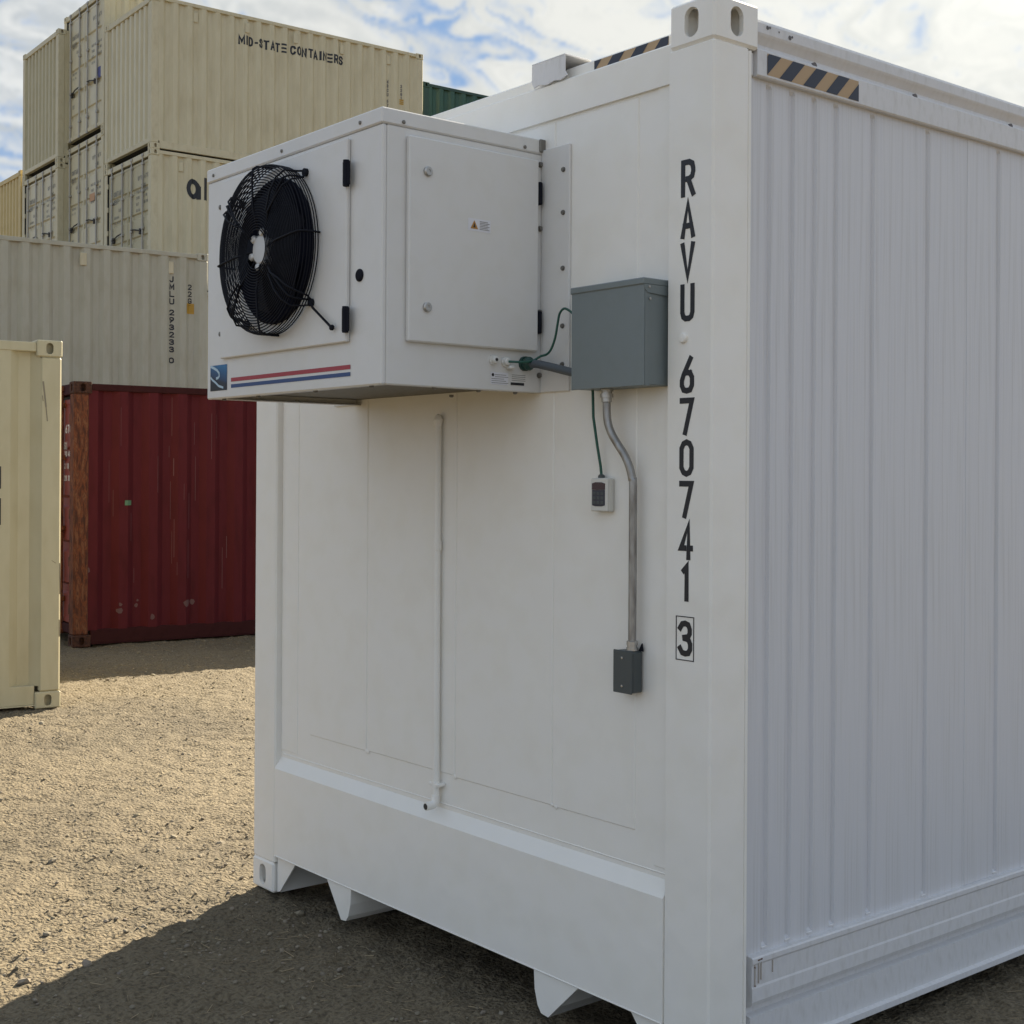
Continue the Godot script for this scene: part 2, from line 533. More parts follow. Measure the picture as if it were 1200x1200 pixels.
func make_ground():
	var xs := steps(-600.0, -2.1, 5.2, 600.0, 0.026)
	var zs := steps(-600.0, -11.0, 0.9, 600.0, 0.026)
	var nx := xs.size()
	var nz := zs.size()
	var ys := PackedFloat32Array()
	ys.resize(nx * nz)
	var v := PackedVector3Array()
	v.resize(nx * nz)
	var col := PackedColorArray()
	col.resize(nx * nz)
	for j in nz:
		for i in nx:
			var y := ground_y(xs[i], zs[j])
			v[j * nx + i] = Vector3(xs[i], y, zs[j])
			var t := 0.95 + hn4.get_noise_2d(xs[i], zs[j]) * 0.36 + hn2.get_noise_2d(xs[i] * 0.6 + 40.0, zs[j] * 0.6) * 0.10
			col[j * nx + i] = Color(t, t * 0.995, t * 0.985)
	var nrm := PackedVector3Array()
	nrm.resize(nx * nz)
	for j in nz:
		for i in nx:
			var i0 := maxi(i - 1, 0)
			var i1 := mini(i + 1, nx - 1)
			var j0 := maxi(j - 1, 0)
			var j1 := mini(j + 1, nz - 1)
			var dx: float = (v[j * nx + i1].y - v[j * nx + i0].y) / (xs[i1] - xs[i0])
			var dz: float = (v[j1 * nx + i].y - v[j0 * nx + i].y) / (zs[j1] - zs[j0])
			nrm[j * nx + i] = Vector3(-dx, 1, -dz).normalized()
	var idx := PackedInt32Array()
	idx.resize((nx - 1) * (nz - 1) * 6)
	var k := 0
	for j in nz - 1:
		for i in nx - 1:
			var a := j * nx + i
			for q in [a, a + 1, a + nx, a + 1, a + nx + 1, a + nx]:
				idx[k] = q
				k += 1
	var arr := []
	arr.resize(Mesh.ARRAY_MAX)
	arr[Mesh.ARRAY_VERTEX] = v
	arr[Mesh.ARRAY_NORMAL] = nrm
	arr[Mesh.ARRAY_COLOR] = col
	arr[Mesh.ARRAY_INDEX] = idx
	var am := ArrayMesh.new()
	am.add_surface_from_arrays(Mesh.PRIMITIVE_TRIANGLES, arr)
	var g := obj("ground", am, M.soil)
	tag(g, "dry tan dirt yard, rough and lumpy, half in the container's shadow", "ground", "", "structure")

func scatter():
	var rng := RandomNumberGenerator.new()
	rng.seed = 77
	# clods: small broken lumps
	var m := Shape.new()
	var ico := [Vector3(0, 1, 0)]
	for k in 5: ico.append(Vector3(cos(TAU * k / 5) * .9, .42, sin(TAU * k / 5) * .9))
	for k in 5: ico.append(Vector3(cos(TAU * (k + .5) / 5) * .85, -.42, sin(TAU * (k + .5) / 5) * .85))
	ico.append(Vector3(0, -1, 0))
	for i in ico.size(): ico[i] = ico[i] * Vector3(rng.randf_range(.8, 1.25), rng.randf_range(.5, .8), rng.randf_range(.75, 1.2))
	for k in 5:
		var a := 1 + k
		var b := 1 + (k + 1) % 5
		var c := 6 + k
		var d := 6 + (k + 1) % 5
		for t in [[0, a, b], [a, c, b], [b, c, d], [11, c, d]]:
			var mid: Vector3 = ico[t[0]] + ico[t[1]] + ico[t[2]]
			m.face([ico[t[0]], ico[t[1]], ico[t[2]]], mid)
	var mesh := m.done()
	var mm := MultiMesh.new()
	mm.transform_format = MultiMesh.TRANSFORM_3D
	mm.use_colors = true
	mm.mesh = mesh
	var spots := []
	for i in 20000:
		var x: float
		var z: float
		if i % 4 == 0:
			x = rng.randf_range(-1.9, 1.0); z = rng.randf_range(-3.6, 0.4)
		else:
			x = rng.randf_range(-1.8, 5.0); z = rng.randf_range(-10.8, -1.4)
		if x > 0.02 and z < 0.02 and z > -2.45: continue
		var dens := hn1.get_noise_2d(x * 1.7 + 9.0, z * 1.7)
		if dens < rng.randf_range(-.5, .4): continue
		var s := 0.003 + 0.008 * pow(rng.randf(), 3.0)
		if rng.randf() < 0.006: s = rng.randf_range(.014, .024)
		spots.append([x, z, s])
	mm.instance_count = spots.size()
	for i in spots.size():
		var q = spots[i]
		var b := Basis.from_euler(Vector3(rng.randf_range(-.5, .5), rng.randf() * TAU, rng.randf_range(-.5, .5))).scaled(Vector3.ONE * q[2])
		mm.set_instance_transform(i, Transform3D(b, Vector3(q[0], ground_y(q[0], q[1]) + q[2] * 0.15, q[1])))
		var t := rng.randf_range(.85, 1.35)
		mm.set_instance_color(i, Color(t, t * rng.randf_range(.95, 1.0), t * rng.randf_range(.86, 1.0)))
	var o := MultiMeshInstance3D.new()
	o.multimesh = mm
	o.material_override = M.clod
	put(o, "dirt_clods", self)
	tag(o, "small dry clods and grit strewn over the tan dirt", "dirt clods", "", "stuff")
	# dry stalks
	var s2 := Shape.new()
	s2.box(Vector3.ZERO, Vector3(1, .07, .06))
	var m2 := MultiMesh.new()
	m2.transform_format = MultiMesh.TRANSFORM_3D
	m2.use_colors = true
	m2.mesh = s2.done()
	m2.instance_count = 7000
	for i in 7000:
		var x := rng.randf_range(-1.9, 5.0)
		var z := rng.randf_range(-10.8, 0.4)
		if x > 0.02 and z < 0.02 and z > -2.45: x = rng.randf_range(-1.9, -0.02)
		var l := rng.randf_range(.012, .05)
		var b := Basis.from_euler(Vector3(0, rng.randf() * TAU, rng.randf_range(-.2, .2))).scaled_local(Vector3(l, l * .9 if l < .03 else l * .5, l * .7))
		m2.set_instance_transform(i, Transform3D(b, Vector3(x, ground_y(x, z) + .003, z)))
		var t := rng.randf_range(.3, 1.25)
		m2.set_instance_color(i, Color(t, t * .97, t * .92))
	var o2 := MultiMeshInstance3D.new()
	o2.multimesh = m2
	o2.material_override = M.straw
	put(o2, "dry_stalks", self)
	tag(o2, "broken dry stalks and wood chips lying in the dirt", "dry stalks", "", "stuff")

# ---------------------------------------------------------------- corner casting, shared
func casting(bevel := 0.006) -> ArrayMesh:
	if casting_mesh.has(bevel): return casting_mesh[bevel]
	var m := Shape.new()
	var s := Vector3(.178, .118, .162)
	m.box(Vector3.ZERO, s, bevel, [[0, -1.0], [0, 1.0], [2, -1.0], [2, 1.0]])
	for sg in [-1.0, 1.0]:
		m.holed(Vector3(sg * s.x / 2, 0, 0), Vector3(0, 0, 1), Vector3.UP, Vector3(sg, 0, 0), s.z / 2 - bevel, s.y / 2 - bevel, .0255, .0395, .014)
		m.holed(Vector3(0, 0, sg * s.z / 2), Vector3(1, 0, 0), Vector3.UP, Vector3(0, 0, sg), s.x / 2 - bevel, s.y / 2 - bevel, .0255, .0395, .014)
	casting_mesh[bevel] = m.done()
	return casting_mesh[bevel]

func add_castings(t: Node3D, L: float, H: float, W: float, material: Material, bevel := 0.006):
	for x in [0.089, L - 0.089]:
		for y in [0.059, H - 0.059]:
			for z in [-0.081, -W + 0.081]:
				obj("corner_casting", casting(bevel), material, t).position = Vector3(x, y, z)

# ---------------------------------------------------------------- ordinary yard containers
func side_profile(L: float, pitch: float, depth: float, out_z: float) -> Array:
	# x, z breakpoints of the corrugated wall, standing between the corner posts
	var a := 0.149
	var b := L - 0.149
	var n := int(round((b - a) / pitch))
	var p := (b - a) / n
	var pts := []
	for i in n:
		var x := a + i * p
		pts.append(Vector2(x, out_z))
		pts.append(Vector2(x + p * 0.30, out_z))
		pts.append(Vector2(x + p * 0.52, out_z - depth))
		pts.append(Vector2(x + p * 0.80, out_z - depth))
	pts.append(Vector2(b, out_z))
	return pts

func prof_at(pts: Array, x: float) -> float:
	for i in pts.size() - 1:
		if x <= pts[i + 1].x:
			return lerpf(pts[i].y, pts[i + 1].y, clampf((x - pts[i].x) / (pts[i + 1].x - pts[i].x), 0, 1))
	return pts[pts.size() - 1].y

func wall_from(pts: Array, y0: float, y1: float, place: Callable, out: Vector3) -> Shape:
	var m := Shape.new()
	for i in pts.size() - 1:
		var a: Vector2 = pts[i]
		var b: Vector2 = pts[i + 1]
		m.face([place.call(a, y0), place.call(b, y0), place.call(b, y1), place.call(a, y1)], out)
	return m

# opts: paint, trim, post, casting materials; near = "wall" or "doors"; text blocks
func yard_container(label: String, group: String, at: Vector3, turn: float, L: float, H: float, o: Dictionary) -> Node3D:
	var t := thing("shipping_container", label, "shipping container", at, group, turn)
	var W := 2.438
	var paint: Material = M[o.get("paint", "cream_paint")]
	var trim: Material = M[o.get("trim", "cream_trim")]
	var post: Material = M[o.get("post", o.get("trim", "cream_trim"))]
	add_castings(t, L, H, W, M[o.get("casting", o.get("trim", "cream_trim"))], 0.008)
	for x in [[0.004, 0.150], [L - 0.150, L - 0.004]]:
		for z in [[-0.150, -0.004], [-W + 0.004, -W + 0.150]]:
			var m := Shape.new()
			m.span(Vector3(x[0], 0.118, z[0]), Vector3(x[1], H - 0.118, z[1]), 0.012)
			obj("corner_post", m, post, t)
	for side in [0, 1]:
		var zo: float = -0.010 if side == 0 else -W + 0.010
		var zi: float = -0.075 if side == 0 else -W + 0.075
		var m := Shape.new()
		m.span(Vector3(0.178, H - 0.085, zo), Vector3(L - 0.178, H - 0.018, zi), 0.005)
		obj("top_side_rail", m, trim, t)
		m = Shape.new()
		m.span(Vector3(0.178, 0.030, zo - (0.006 if side == 0 else -0.006)), Vector3(L - 0.178, 0.165, zi), 0.005)
		if side == 0: m.span(Vector3(0.178, 0.022, zo + 0.004), Vector3(L - 0.178, 0.0315, zi), 0.002)
		obj("bottom_side_rail", m, trim, t)
	var pts := side_profile(L, o.get("pitch", 0.29), 0.050, -0.016)
	var y0 := 0.160
	var y1 := H - 0.080
	obj("side_wall", wall_from(pts, y0, y1, func(p, y): return Vector3(p.x, y, p.y), Vector3(0, 0, 1)), paint, t)
	obj("side_wall", wall_from(pts, y0, y1, func(p, y): return Vector3(p.x, y, -W - p.y), Vector3(0, 0, -1)), paint, t)
	var roof := Shape.new()
	roof.span(Vector3(0.08, H - 0.030, -W + 0.06), Vector3(L - 0.08, H - 0.022, -0.06))
	obj("roof", roof, paint, t)
	var fl := Shape.new()
	fl.span(Vector3(0.10, 0.125, -W + 0.06), Vector3(L - 0.10, 0.158, -0.06))
	obj("floor", fl, M.gasket, t)
	# the two ends: x = 0 looks at the yard, x = L is plain
	for e in [0, 1]:
		var x0: float = 0.012 if e == 0 else L - 0.012
		var x1: float = 0.10 if e == 0 else L - 0.10
		var m := Shape.new()
		m.span(Vector3(x0, H - 0.125, -W + 0.150), Vector3(x1, H - 0.020, -0.150), 0.006)
		obj("end_header", m, trim, t)
		m = Shape.new()
		m.span(Vector3(x0, 0.125, -W + 0.150), Vector3(x1, 0.215, -0.150), 0.006)
		obj("end_sill", m, trim, t)
		if e == 1 or o.get("near", "wall") == "wall":
			var ep := []
			var n := 9
			var pw := (W - 0.30) / n
			for i in n:
				var w0 := 0.15 + i * pw
				ep.append(Vector2(w0, 0.030))
				ep.append(Vector2(w0 + pw * 0.38, 0.030))
				ep.append(Vector2(w0 + pw * 0.54, 0.080))
				ep.append(Vector2(w0 + pw * 0.84, 0.080))
			ep.append(Vector2(W - 0.15, 0.030))
			if e == 0:
				obj("end_wall", wall_from(ep, 0.190, H - 0.115, func(p, y): return Vector3(p.y, y, -p.x), Vector3(-1, 0, 0)), M[o.get("end_paint", o.get("paint", "cream_paint"))], t)
			else:
				obj("end_wall", wall_from(ep, 0.190, H - 0.115, func(p, y): return Vector3(L - p.y, y, -p.x), Vector3(1, 0, 0)), paint, t)
		else:
			yard_doors(t, H, o)
	# ventilators: little bent covers under the top rail
	for vx in o.get("vents", []):
		var m := Shape.new()
		m.box(Vector3(vx, H - 0.26, prof_at(pts, vx) + 0.013), Vector3(0.10, 0.20, 0.026), 0.012)
		obj("ventilator", m, M[o.get("vent", o.get("paint", "cream_paint"))], t)
	for s in o.get("texts", []):
		# [text, x, y, char width, height, stroke, gap, stacked, material]
		var m := Shape.new()
		var cuts := []
		for p in pts: cuts.append(p.x)
		var q := []
		if s[7]:
			var yy: float = s[2]
			for ch in s[0]:
				if ch == " ":
					yy -= s[4] * 0.6
					continue
				q.append_array(glyph_quads(ch, s[1], yy, s[3], s[4], s[5]))
				yy -= s[4] + s[6]
		else:
			q = text_quads(s[0], s[1], s[2], s[3], s[4], s[5], s[6])
		lay(m, q, func(p, lift): return Vector3(p.x, p.y, prof_at(pts, p.x) + lift), Vector3(0, 0, 1), cuts, 0.003)
		obj("lettering", m, M[s[8]], t)
	return t

func yard_doors(t: Node3D, H: float, o: Dictionary):
	var W := 2.438
	var paint: Material = M[o.get("door_paint", o.get("paint", "cream_paint"))]
	var back := Shape.new()
	back.span(Vector3(0.085, 0.200, -W + 0.150), Vector3(0.095, H - 0.130, -0.150))
	back.span(Vector3(0.02, 0.205, -W + 0.1505), Vector3(0.084, H - 0.130, -W + 0.154))  # jamb linings: rubber seal, darkened for the shade of the deep gap
	back.span(Vector3(0.02, 0.205, -0.154), Vector3(0.084, H - 0.130, -0.1505))
	obj("gasket_and_gap_shade", back, M.gasket, t)
	for k in o.get("marks", []):
		var mk := Shape.new()
		mk.span(Vector3(0.0335, k[1], -k[2]), Vector3(0.0355, k[3], -k[0]))
		obj("decal", mk, M[k[4]], t)
	var yb := 0.225
	var yt := H - 0.168
	for leaf in 2:
		var wa: float = 0.185 if leaf == 0 else 1.228
		var wb: float = 1.210 if leaf == 0 else W - 0.245
		# outward profile of the leaf: flat with shallow pressed bands
		var prof := [Vector2(yb, 0.036)]
		for f in [0.17, 0.36, 0.56, 0.78]:
			var yc: float = lerpf(yb, yt, f)
			prof.append_array([Vector2(yc - 0.10, 0.036), Vector2(yc - 0.075, 0.062), Vector2(yc - 0.005, 0.062), Vector2(yc + 0.02, 0.036)])
		prof.append(Vector2(yt, 0.036))
		var m := Shape.new()
		for i in prof.size() - 1:
			m.face([Vector3(prof[i].y, prof[i].x, -wa), Vector3(prof[i].y, prof[i].x, -wb), Vector3(prof[i + 1].y, prof[i + 1].x, -wb), Vector3(prof[i + 1].y, prof[i + 1].x, -wa)], Vector3(-1, 0, 0))
		for w in [wa, wb]:
			var pl := []
			for p in prof: pl.append(Vector3(p.y, p.x, -w))
			m.span(Vector3(0.030, yb, -w - 0.022), Vector3(0.078, yt, -w + 0.022), 0.004)
		m.span(Vector3(0.0305, yb, -wb + 0.02), Vector3(0.075, yb + 0.05, -wa - 0.02), 0.003)
		m.span(Vector3(0.0305, yt - 0.05, -wb + 0.02), Vector3(0.075, yt, -wa - 0.02), 0.003)
		var d := obj("door", m, paint, t)
		for wr in ([0.42, 0.98] if leaf == 0 else [1.46, 2.02]):
			m = Shape.new()
			m.tube([Vector3(0.008, 0.11, -wr), Vector3(0.008, H - 0.03, -wr)], 0.017, 8)
			for y in [0.13, 0.45, 1.15, 1.85, H - 0.22, H - 0.06]:
				m.box(Vector3(0.012, y, -wr), Vector3(0.045, 0.05, 0.085), 0.005)
			obj("lock_rod", m, M.door_rod if not o.has("rod") else M[o.rod], d)
		m = Shape.new()
		var hw: float = 0.98 if leaf == 0 else 1.46
		var dir: float = -1.0 if leaf == 0 else 1.0
		m.tube([Vector3(0.0, 1.18, -hw), Vector3(-0.012, 1.16, -hw - dir * 0.2), Vector3(-0.006, 1.10, -hw - dir * 0.5)], 0.014, 6)
		m.box(Vector3(0.012, 1.10, -hw - dir * 0.46), Vector3(0.04, 0.11, 0.09), 0.006)
		obj("handle", m, M.gasket, d)
		for k in 5:
			m = Shape.new()
			var wy: float = 0.150 if leaf == 0 else W - 0.150
			m.box(Vector3(0.022, lerpf(0.36, H - 0.36, k / 4.0), -wy), Vector3(0.03, 0.10, 0.075), 0.006)
			obj("hinge", m, post_of(o), d)
		# rows of small painted lettering
		var rows := []
		if leaf == 0:
			rows = [["GVTU 670", .72, H - 0.50, .055, .085], ["22G1", .56, H - 0.66, .05, .075], ["MAX GR", .80, 1.86, .035, .055], ["30 480", .42, 1.86, .035, .055], ["TARE", .80, 1.74, .035, .055], ["2 180", .42, 1.74, .035, .055], ["NET", .80, 1.62, .035, .055], ["28 300", .42, 1.62, .035, .055], ["CU CAP", .80, 1.50, .035, .055]]
		else:
			rows = [["CONTAIN", 1.98, H - 0.62, .05, .10], ["RENT", 1.98, H - 0.78, .05, .10], ["SALE", 1.72, H - 0.95, .05, .07], ["CAUTION", 1.95, 1.52, .03, .05], ["9 6 HIGH", 1.95, 1.42, .03, .05], ["01", 1.95, 0.80, .06, .09]]
		m = Shape.new()
		for r in rows:
			var q := text_quads(r[0], 0.0, r[2], r[3], r[4], r[4] * 0.2, r[3] * 0.3)
			lay(m, q, func(p, lift): return Vector3(door_x(prof, p.y) - lift, p.y, -r[1] + p.x), Vector3(-1, 0, 0), [], 0.002)
		obj("lettering", m, M[o.get("door_ink", "grey_ink")], d)

func post_of(o: Dictionary) -> Material:
	return M[o.get("post", o.get("trim", "cream_trim"))]

func door_x(prof: Array, y: float) -> float:
	var v := 1.0
	# the outermost face near that height, so that lettering never sinks in
	for p in prof:
		if absf(p.x - y) < 0.09: v = minf(v, p.y)
	return 0.036 if v > 0.9 else v

# ---------------------------------------------------------------- the white container
func white_container():
	var L := 6.058
	var H := 2.896
	var W := 2.438
	var t := thing("refrigerated_container", "large clean white refrigerated container with black RAVU 670741 3 lettering", "refrigerated container", Vector3.ZERO)
	add_castings(t, L, H, W, M.white_paint_warmed, 0.007)
	# corner posts, the front pair 168 mm wide with a rounded nose
	for k in 4:
		var fr := k < 2
		var nearz := k % 2 == 0
		var m := Shape.new()
		var x0: float = 0.002 if fr else L - 0.140
		var x1: float = 0.142 if fr else L - 0.002
		var z0: float = -0.168 if nearz else -W + 0.002
		var z1: float = -0.002 if nearz else -W + 0.168
		m.span(Vector3(x0, 0.118, z0), Vector3(x1, H - 0.118, z1), 0.006)
		obj("corner_post", m, M.white_paint_warmed, t)
	if true:
		var m := Shape.new()  # bright folded edge down the back of the near post
		m.tube([Vector3(0.1475, 0.14, -0.008), Vector3(0.1475, H - 0.125, -0.008)], 0.0065, 8)
		obj("weld_bead", m, M.white_paint_warmed, t)
	# end wall: sheet set back 31 mm between the posts
	var px := 0.031
	var s := Shape.new()
	s.span(Vector3(px, 0.50, -W + 0.165), Vector3(px + 0.06, 2.80, -0.165))
	obj("front_wall", s, M.white_paint_warmed, t)
	for pl in [[-2.056, -1.6655, 0.648, 2.69], [-1.6625, -1.1415, 0.650, 2.69], [-1.1385, -0.6585, 0.645, 2.69], [-0.6555, -0.306, 0.643, 2.69]]:
		var m := Shape.new()
		m.span(Vector3(px - 0.0035, pl[2], pl[0]), Vector3(px + 0.01, pl[3], pl[1]), 0.003)
		obj("panel", m, M.white_paint_warmed, t)
	if true:
		var m := Shape.new()
		m.span(Vector3(px - 0.0025, 0.56, -W + 0.172), Vector3(px + 0.01, 2.76, -2.146), 0.002)
		obj("panel", m, M.white_paint_warmed, t)
		m = Shape.new()
		m.span(Vector3(px - 0.0025, 0.56, -0.232), Vector3(px + 0.01, 2.76, -0.172), 0.002)
		obj("panel", m, M.white_paint_warmed, t)
		m = Shape.new()
		m.tube([Vector3(px, 0.545, -W + 0.18), Vector3(px, 0.548, -1.3), Vector3(px, 0.546, -0.18)], 0.0022, 6)
		obj("caulk_line", m, M.white_paint_warmed, t)
		# dabs of sealant at the seam ends
		var rng := RandomNumberGenerator.new()
		rng.seed = 5
		for q in [[-1.664, .648], [-1.655, .65], [-1.14, .645], [-.657, .645], [-.64, .644]]:
			m = Shape.new()
			m.turned(Vector3(px - 0.0025, q[1] + rng.randf_range(-.003, .003), q[0]), Vector3(-1, 0, 0), [[0, rng.randf_range(.005, .010)], [.0016, .005], [.002, 0]], 9, false)
			obj("sealant", m, M.white_paint_warmed, t)
	# sill beam below the wall, its sloped top catches the sky
	var sill := Shape.new()
	sill.extrude(PackedVector2Array([Vector2(0.001, 0.153), Vector2(0.001, 0.489), Vector2(px + 0.001, 0.533), Vector2(0.12, 0.533), Vector2(0.12, 0.153)]), Vector3(0, 0, -W + 0.1685), Vector3(1, 0, 0), Vector3.UP, Vector3(0, 0, W - 0.337))
	sill.span(Vector3(-0.001, 0.148, -W + 0.17), Vector3(0.13, 0.1528, -0.17), 0.0015)
	obj("front_sill", sill, M.white_paint_warmed, t)
	# header with a sloped crest
	var hd := Shape.new()
	hd.extrude(PackedVector2Array([Vector2(px - 0.010, 2.698), Vector2(px - 0.010, 2.802), Vector2(px - 0.006, 2.807), Vector2(0.050, 2.809), Vector2(0.050, 2.843), Vector2(0.056, 2.848), Vector2(0.14, 2.850), Vector2(0.14, 2.72), Vector2(px + 0.01, 2.698)]), Vector3(0, 0, -W + 0.1685), Vector3(1, 0, 0), Vector3.UP, Vector3(0, 0, W - 0.337))
	obj("front_header", hd, M.white_paint_warmed, t)
	# feet: gussets by the castings and two fork pocket plates
	for f in [[-1, -2.268, -2.128], [1, -0.17, -0.31]]:
		var m := Shape.new()
		m.extrude(PackedVector2Array([Vector2(f[1], 0.147), Vector2(f[2], 0.147), Vector2(f[1] + (0.02 if f[0] < 0 else -0.02), 0.012), Vector2(f[1], 0.006)]), Vector3(0.016, 0, 0), Vector3(0, 0, 1), Vector3.UP, Vector3(0.008, 0, 0))
		m.extrude(PackedVector2Array([Vector2(0.024, 0.006), Vector2(0.40, 0.006), Vector2(0.40, 0.147), Vector2(0.024, 0.147)]), Vector3(0, 0, f[1] + (0.006 if f[0] < 0 else -0.012)), Vector3(1, 0, 0), Vector3.UP, Vector3(0, 0, 0.006))
		obj("gusset_plate", m, M.white_paint_warmed, t)
	for f in [[1, -1.885, -1.722], [-1, -0.510, -0.708]]:
		var m := Shape.new()
		var a: float = f[1]
		var b: float = f[2]
		var d: float = f[0]
		m.extrude(PackedVector2Array([Vector2(a, 0.147), Vector2(b, 0.147), Vector2(b - d * 0.004, 0.09), Vector2(b - d * 0.018, 0.045), Vector2(b - d * 0.034, 0.025), Vector2(b - d * 0.066, 0.022)]), Vector3(0.004, 0, 0), Vector3(0, 0, 1), Vector3.UP, Vector3(0.008, 0, 0))
		var web := []
		for q in [[0.0, 0.1465], [0.004, 0.09], [0.018, 0.045], [0.034, 0.025], [0.066, 0.022]]: web.append(Vector2(b - d * q[0], q[1]))
		for i in web.size() - 1:
			m.face([Vector3(0.012, web[i].y, web[i].x), Vector3(0.75, web[i].y, web[i].x), Vector3(0.75, web[i + 1].y, web[i + 1].x), Vector3(0.012, web[i + 1].y, web[i + 1].x)], Vector3(0, -0.2, d))
		obj("fork_pocket", m, M.white_paint_warmed, t)
	# under floor
	var fl := Shape.new()
	fl.span(Vector3(0.13, 0.17, -W + 0.05), Vector3(L - 0.1, 0.22, -0.05))
	obj("floor", fl, M.hole_dark, t)
	for k in 12:
		var m := Shape.new()
		m.span(Vector3(0.35 + k * 0.46, 0.06, -W + 0.06), Vector3(0.40 + k * 0.46, 0.168, -0.06))
		obj("cross_member", m, M.white_rail_paint, t)
	# long side wall with pressed vertical grooves
	for side in 2:
		var zs: float = -0.026 if side == 0 else -W + 0.026
		var sg: float = 1.0 if side == 0 else -1.0
		var gr := [0.250, 0.349, 0.446, 0.545, 0.718, 0.998, 1.396]
		var gx := 1.80
		while gx < L - 0.3:
			gr.append(gx); gx += 0.40
		var xs := [0.140]
		for c in gr: xs.append_array([c - 0.013, c - 0.007, c + 0.007, c + 0.013])
		xs.append(L - 0.140)
		var ys := [0.31, 0.341, 0.356, 2.694, 2.704, 2.75]
		var m := Shape.new()
		var dep := func(i, j):
			var gi: int = (i - 1) % 4
			var in_g: bool = i > 0 and i < xs.size() - 1 and (gi == 1 or gi == 2)
			return (0.009 if in_g and (j == 2 or j == 3) else 0.0)
		for i in xs.size() - 1:
			for j in ys.size() - 1:
				var p := []
				for q in [[i, j], [i + 1, j], [i + 1, j + 1], [i, j + 1]]:
					p.append(Vector3(xs[q[0]], ys[q[1]], zs - sg * dep.call(q[0], q[1])))
				m.face(p, Vector3(0, 0, sg))
		var sw := obj("side_wall", m, M.white_paint_side_shade, t)
		if side == 0:
			for x in [1.075, 1.215, 2.3, 3.5, 4.7]:
				m = Shape.new()
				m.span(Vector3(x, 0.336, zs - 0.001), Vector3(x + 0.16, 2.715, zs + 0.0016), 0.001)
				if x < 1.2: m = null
				if m: obj("cover_strip", m, M.white_paint_side_shade, sw)
			# added light blocks standing for sky glints at the groove ends
			for c in gr:
				if c > 2.5: continue
				m = Shape.new()
				m.box(Vector3(c - 0.002, 0.3455, zs + 0.001), Vector3(0.024, 0.007, 0.006), 0.002)
				obj("groove_end_glint", m, M.white_rail_paint, sw)
		# rails are folded sections
		var low := PackedVector2Array([Vector2(-0.060, 0.334), Vector2(-0.008, 0.334), Vector2(-0.004, 0.330), Vector2(-0.004, 0.318), Vector2(-0.007, 0.312), Vector2(-0.0075, 0.256), Vector2(-0.0055, 0.250), Vector2(-0.0045, 0.215), Vector2(-0.008, 0.203), Vector2(-0.034, 0.190), Vector2(-0.034, 0.176), Vector2(-0.012, 0.171), Vector2(-0.012, 0.078), Vector2(0.001, 0.073), Vector2(0.001, 0.056), Vector2(-0.060, 0.056)])
		var top := PackedVector2Array([Vector2(-0.060, 2.712), Vector2(-0.010, 2.712), Vector2(-0.006, 2.716), Vector2(-0.006, 2.783), Vector2(-0.012, 2.790), Vector2(-0.026, 2.796), Vector2(-0.028, 2.806), Vector2(-0.012, 2.826), Vector2(-0.009, 2.832), Vector2(-0.009, 2.858), Vector2(-0.016, 2.868), Vector2(-0.10, 2.868), Vector2(-0.10, 2.712)])
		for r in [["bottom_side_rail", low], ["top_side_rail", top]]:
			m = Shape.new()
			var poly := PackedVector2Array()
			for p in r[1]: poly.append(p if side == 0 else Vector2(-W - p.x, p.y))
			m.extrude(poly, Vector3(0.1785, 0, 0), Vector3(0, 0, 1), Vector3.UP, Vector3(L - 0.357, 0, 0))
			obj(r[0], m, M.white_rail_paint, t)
		if side == 1: continue
		m = Shape.new()
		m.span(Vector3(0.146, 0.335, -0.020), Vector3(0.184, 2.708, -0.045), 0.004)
		obj("side_flange", m, M.white_paint_side_shade, t)
		m = Shape.new()
		m.span(Vector3(0.150, 2.709, -0.016), Vector3(0.1782, 2.778, -0.06), 0.006)
		obj("rail_end_plate", m, M.white_rail_paint, t)
		m = Shape.new()
		m.span(Vector3(0.150, 0.12, -0.030), Vector3(0.1782, 0.334, -0.06), 0.004)
		obj("rail_end_plate", m, M.white_rail_paint, t)
		# drain holes along the groove of the top rail, dark discs painting their shade
		for hx in [0.426, 0.908, 1.443, 1.95, 2.45]:
			m = Shape.new()
			m.turned(Vector3(hx, 2.787, -0.016), Vector3(0, 0, 1), [[0, 0.010], [0.007, 0.010], [0.0075, 0.008], [0.0075, 0]], 14)
			obj("drain_hole", m, M.hole_grey, t)
		for q in [[.222, 2.850, .006], [.232, 2.852, .004], [.316, 2.842, .007], [.326, 2.846, .004], [.27, 2.848, .003]]:
			m = Shape.new()
			m.disc(Vector3(q[0], q[1], -0.0082), Vector3(0, 0, 1), q[2], 7)
			obj("paint_chip", m, M.hole_grey, t)
		# rust runs at the near end of the bottom rail
		for q in [[.204, .330, .3235, .004], [.214, .331, .3245, .0035], [.189, .312, .306, .0015], [.190, .262, .257, .002]]:
			m = Shape.new()
			m.span(Vector3(q[0] - q[3], q[2], -0.0068), Vector3(q[0] + q[3], q[1] - 0.003, -0.0026))
			obj("rust_run", m, M.rust, t)
		for q in [[.189, .318, .255], [.204, .322, .262], [.214, .322, .27], [.262, .316, .28]]:
			m = Shape.new()
			m.span(Vector3(q[0] - .0006, q[2], -0.0068), Vector3(q[0] + .0006, q[1] - 0.003, -0.0030))
			obj("dirt_run", m, M.dirt_run, t)
	# roof and far end
	var rf := Shape.new()
	rf.span(Vector3(0.10, 2.828, -W + 0.09), Vector3(L - 0.10, 2.838, -0.09))
	obj("roof", rf, M.white_paint_warmed, t)
	var re := Shape.new()
	re.span(Vector3(L - 0.06, 0.15, -W + 0.165), Vector3(L - 0.03, 2.80, -0.165))
	obj("rear_wall", re, M.white_paint_warmed, t)
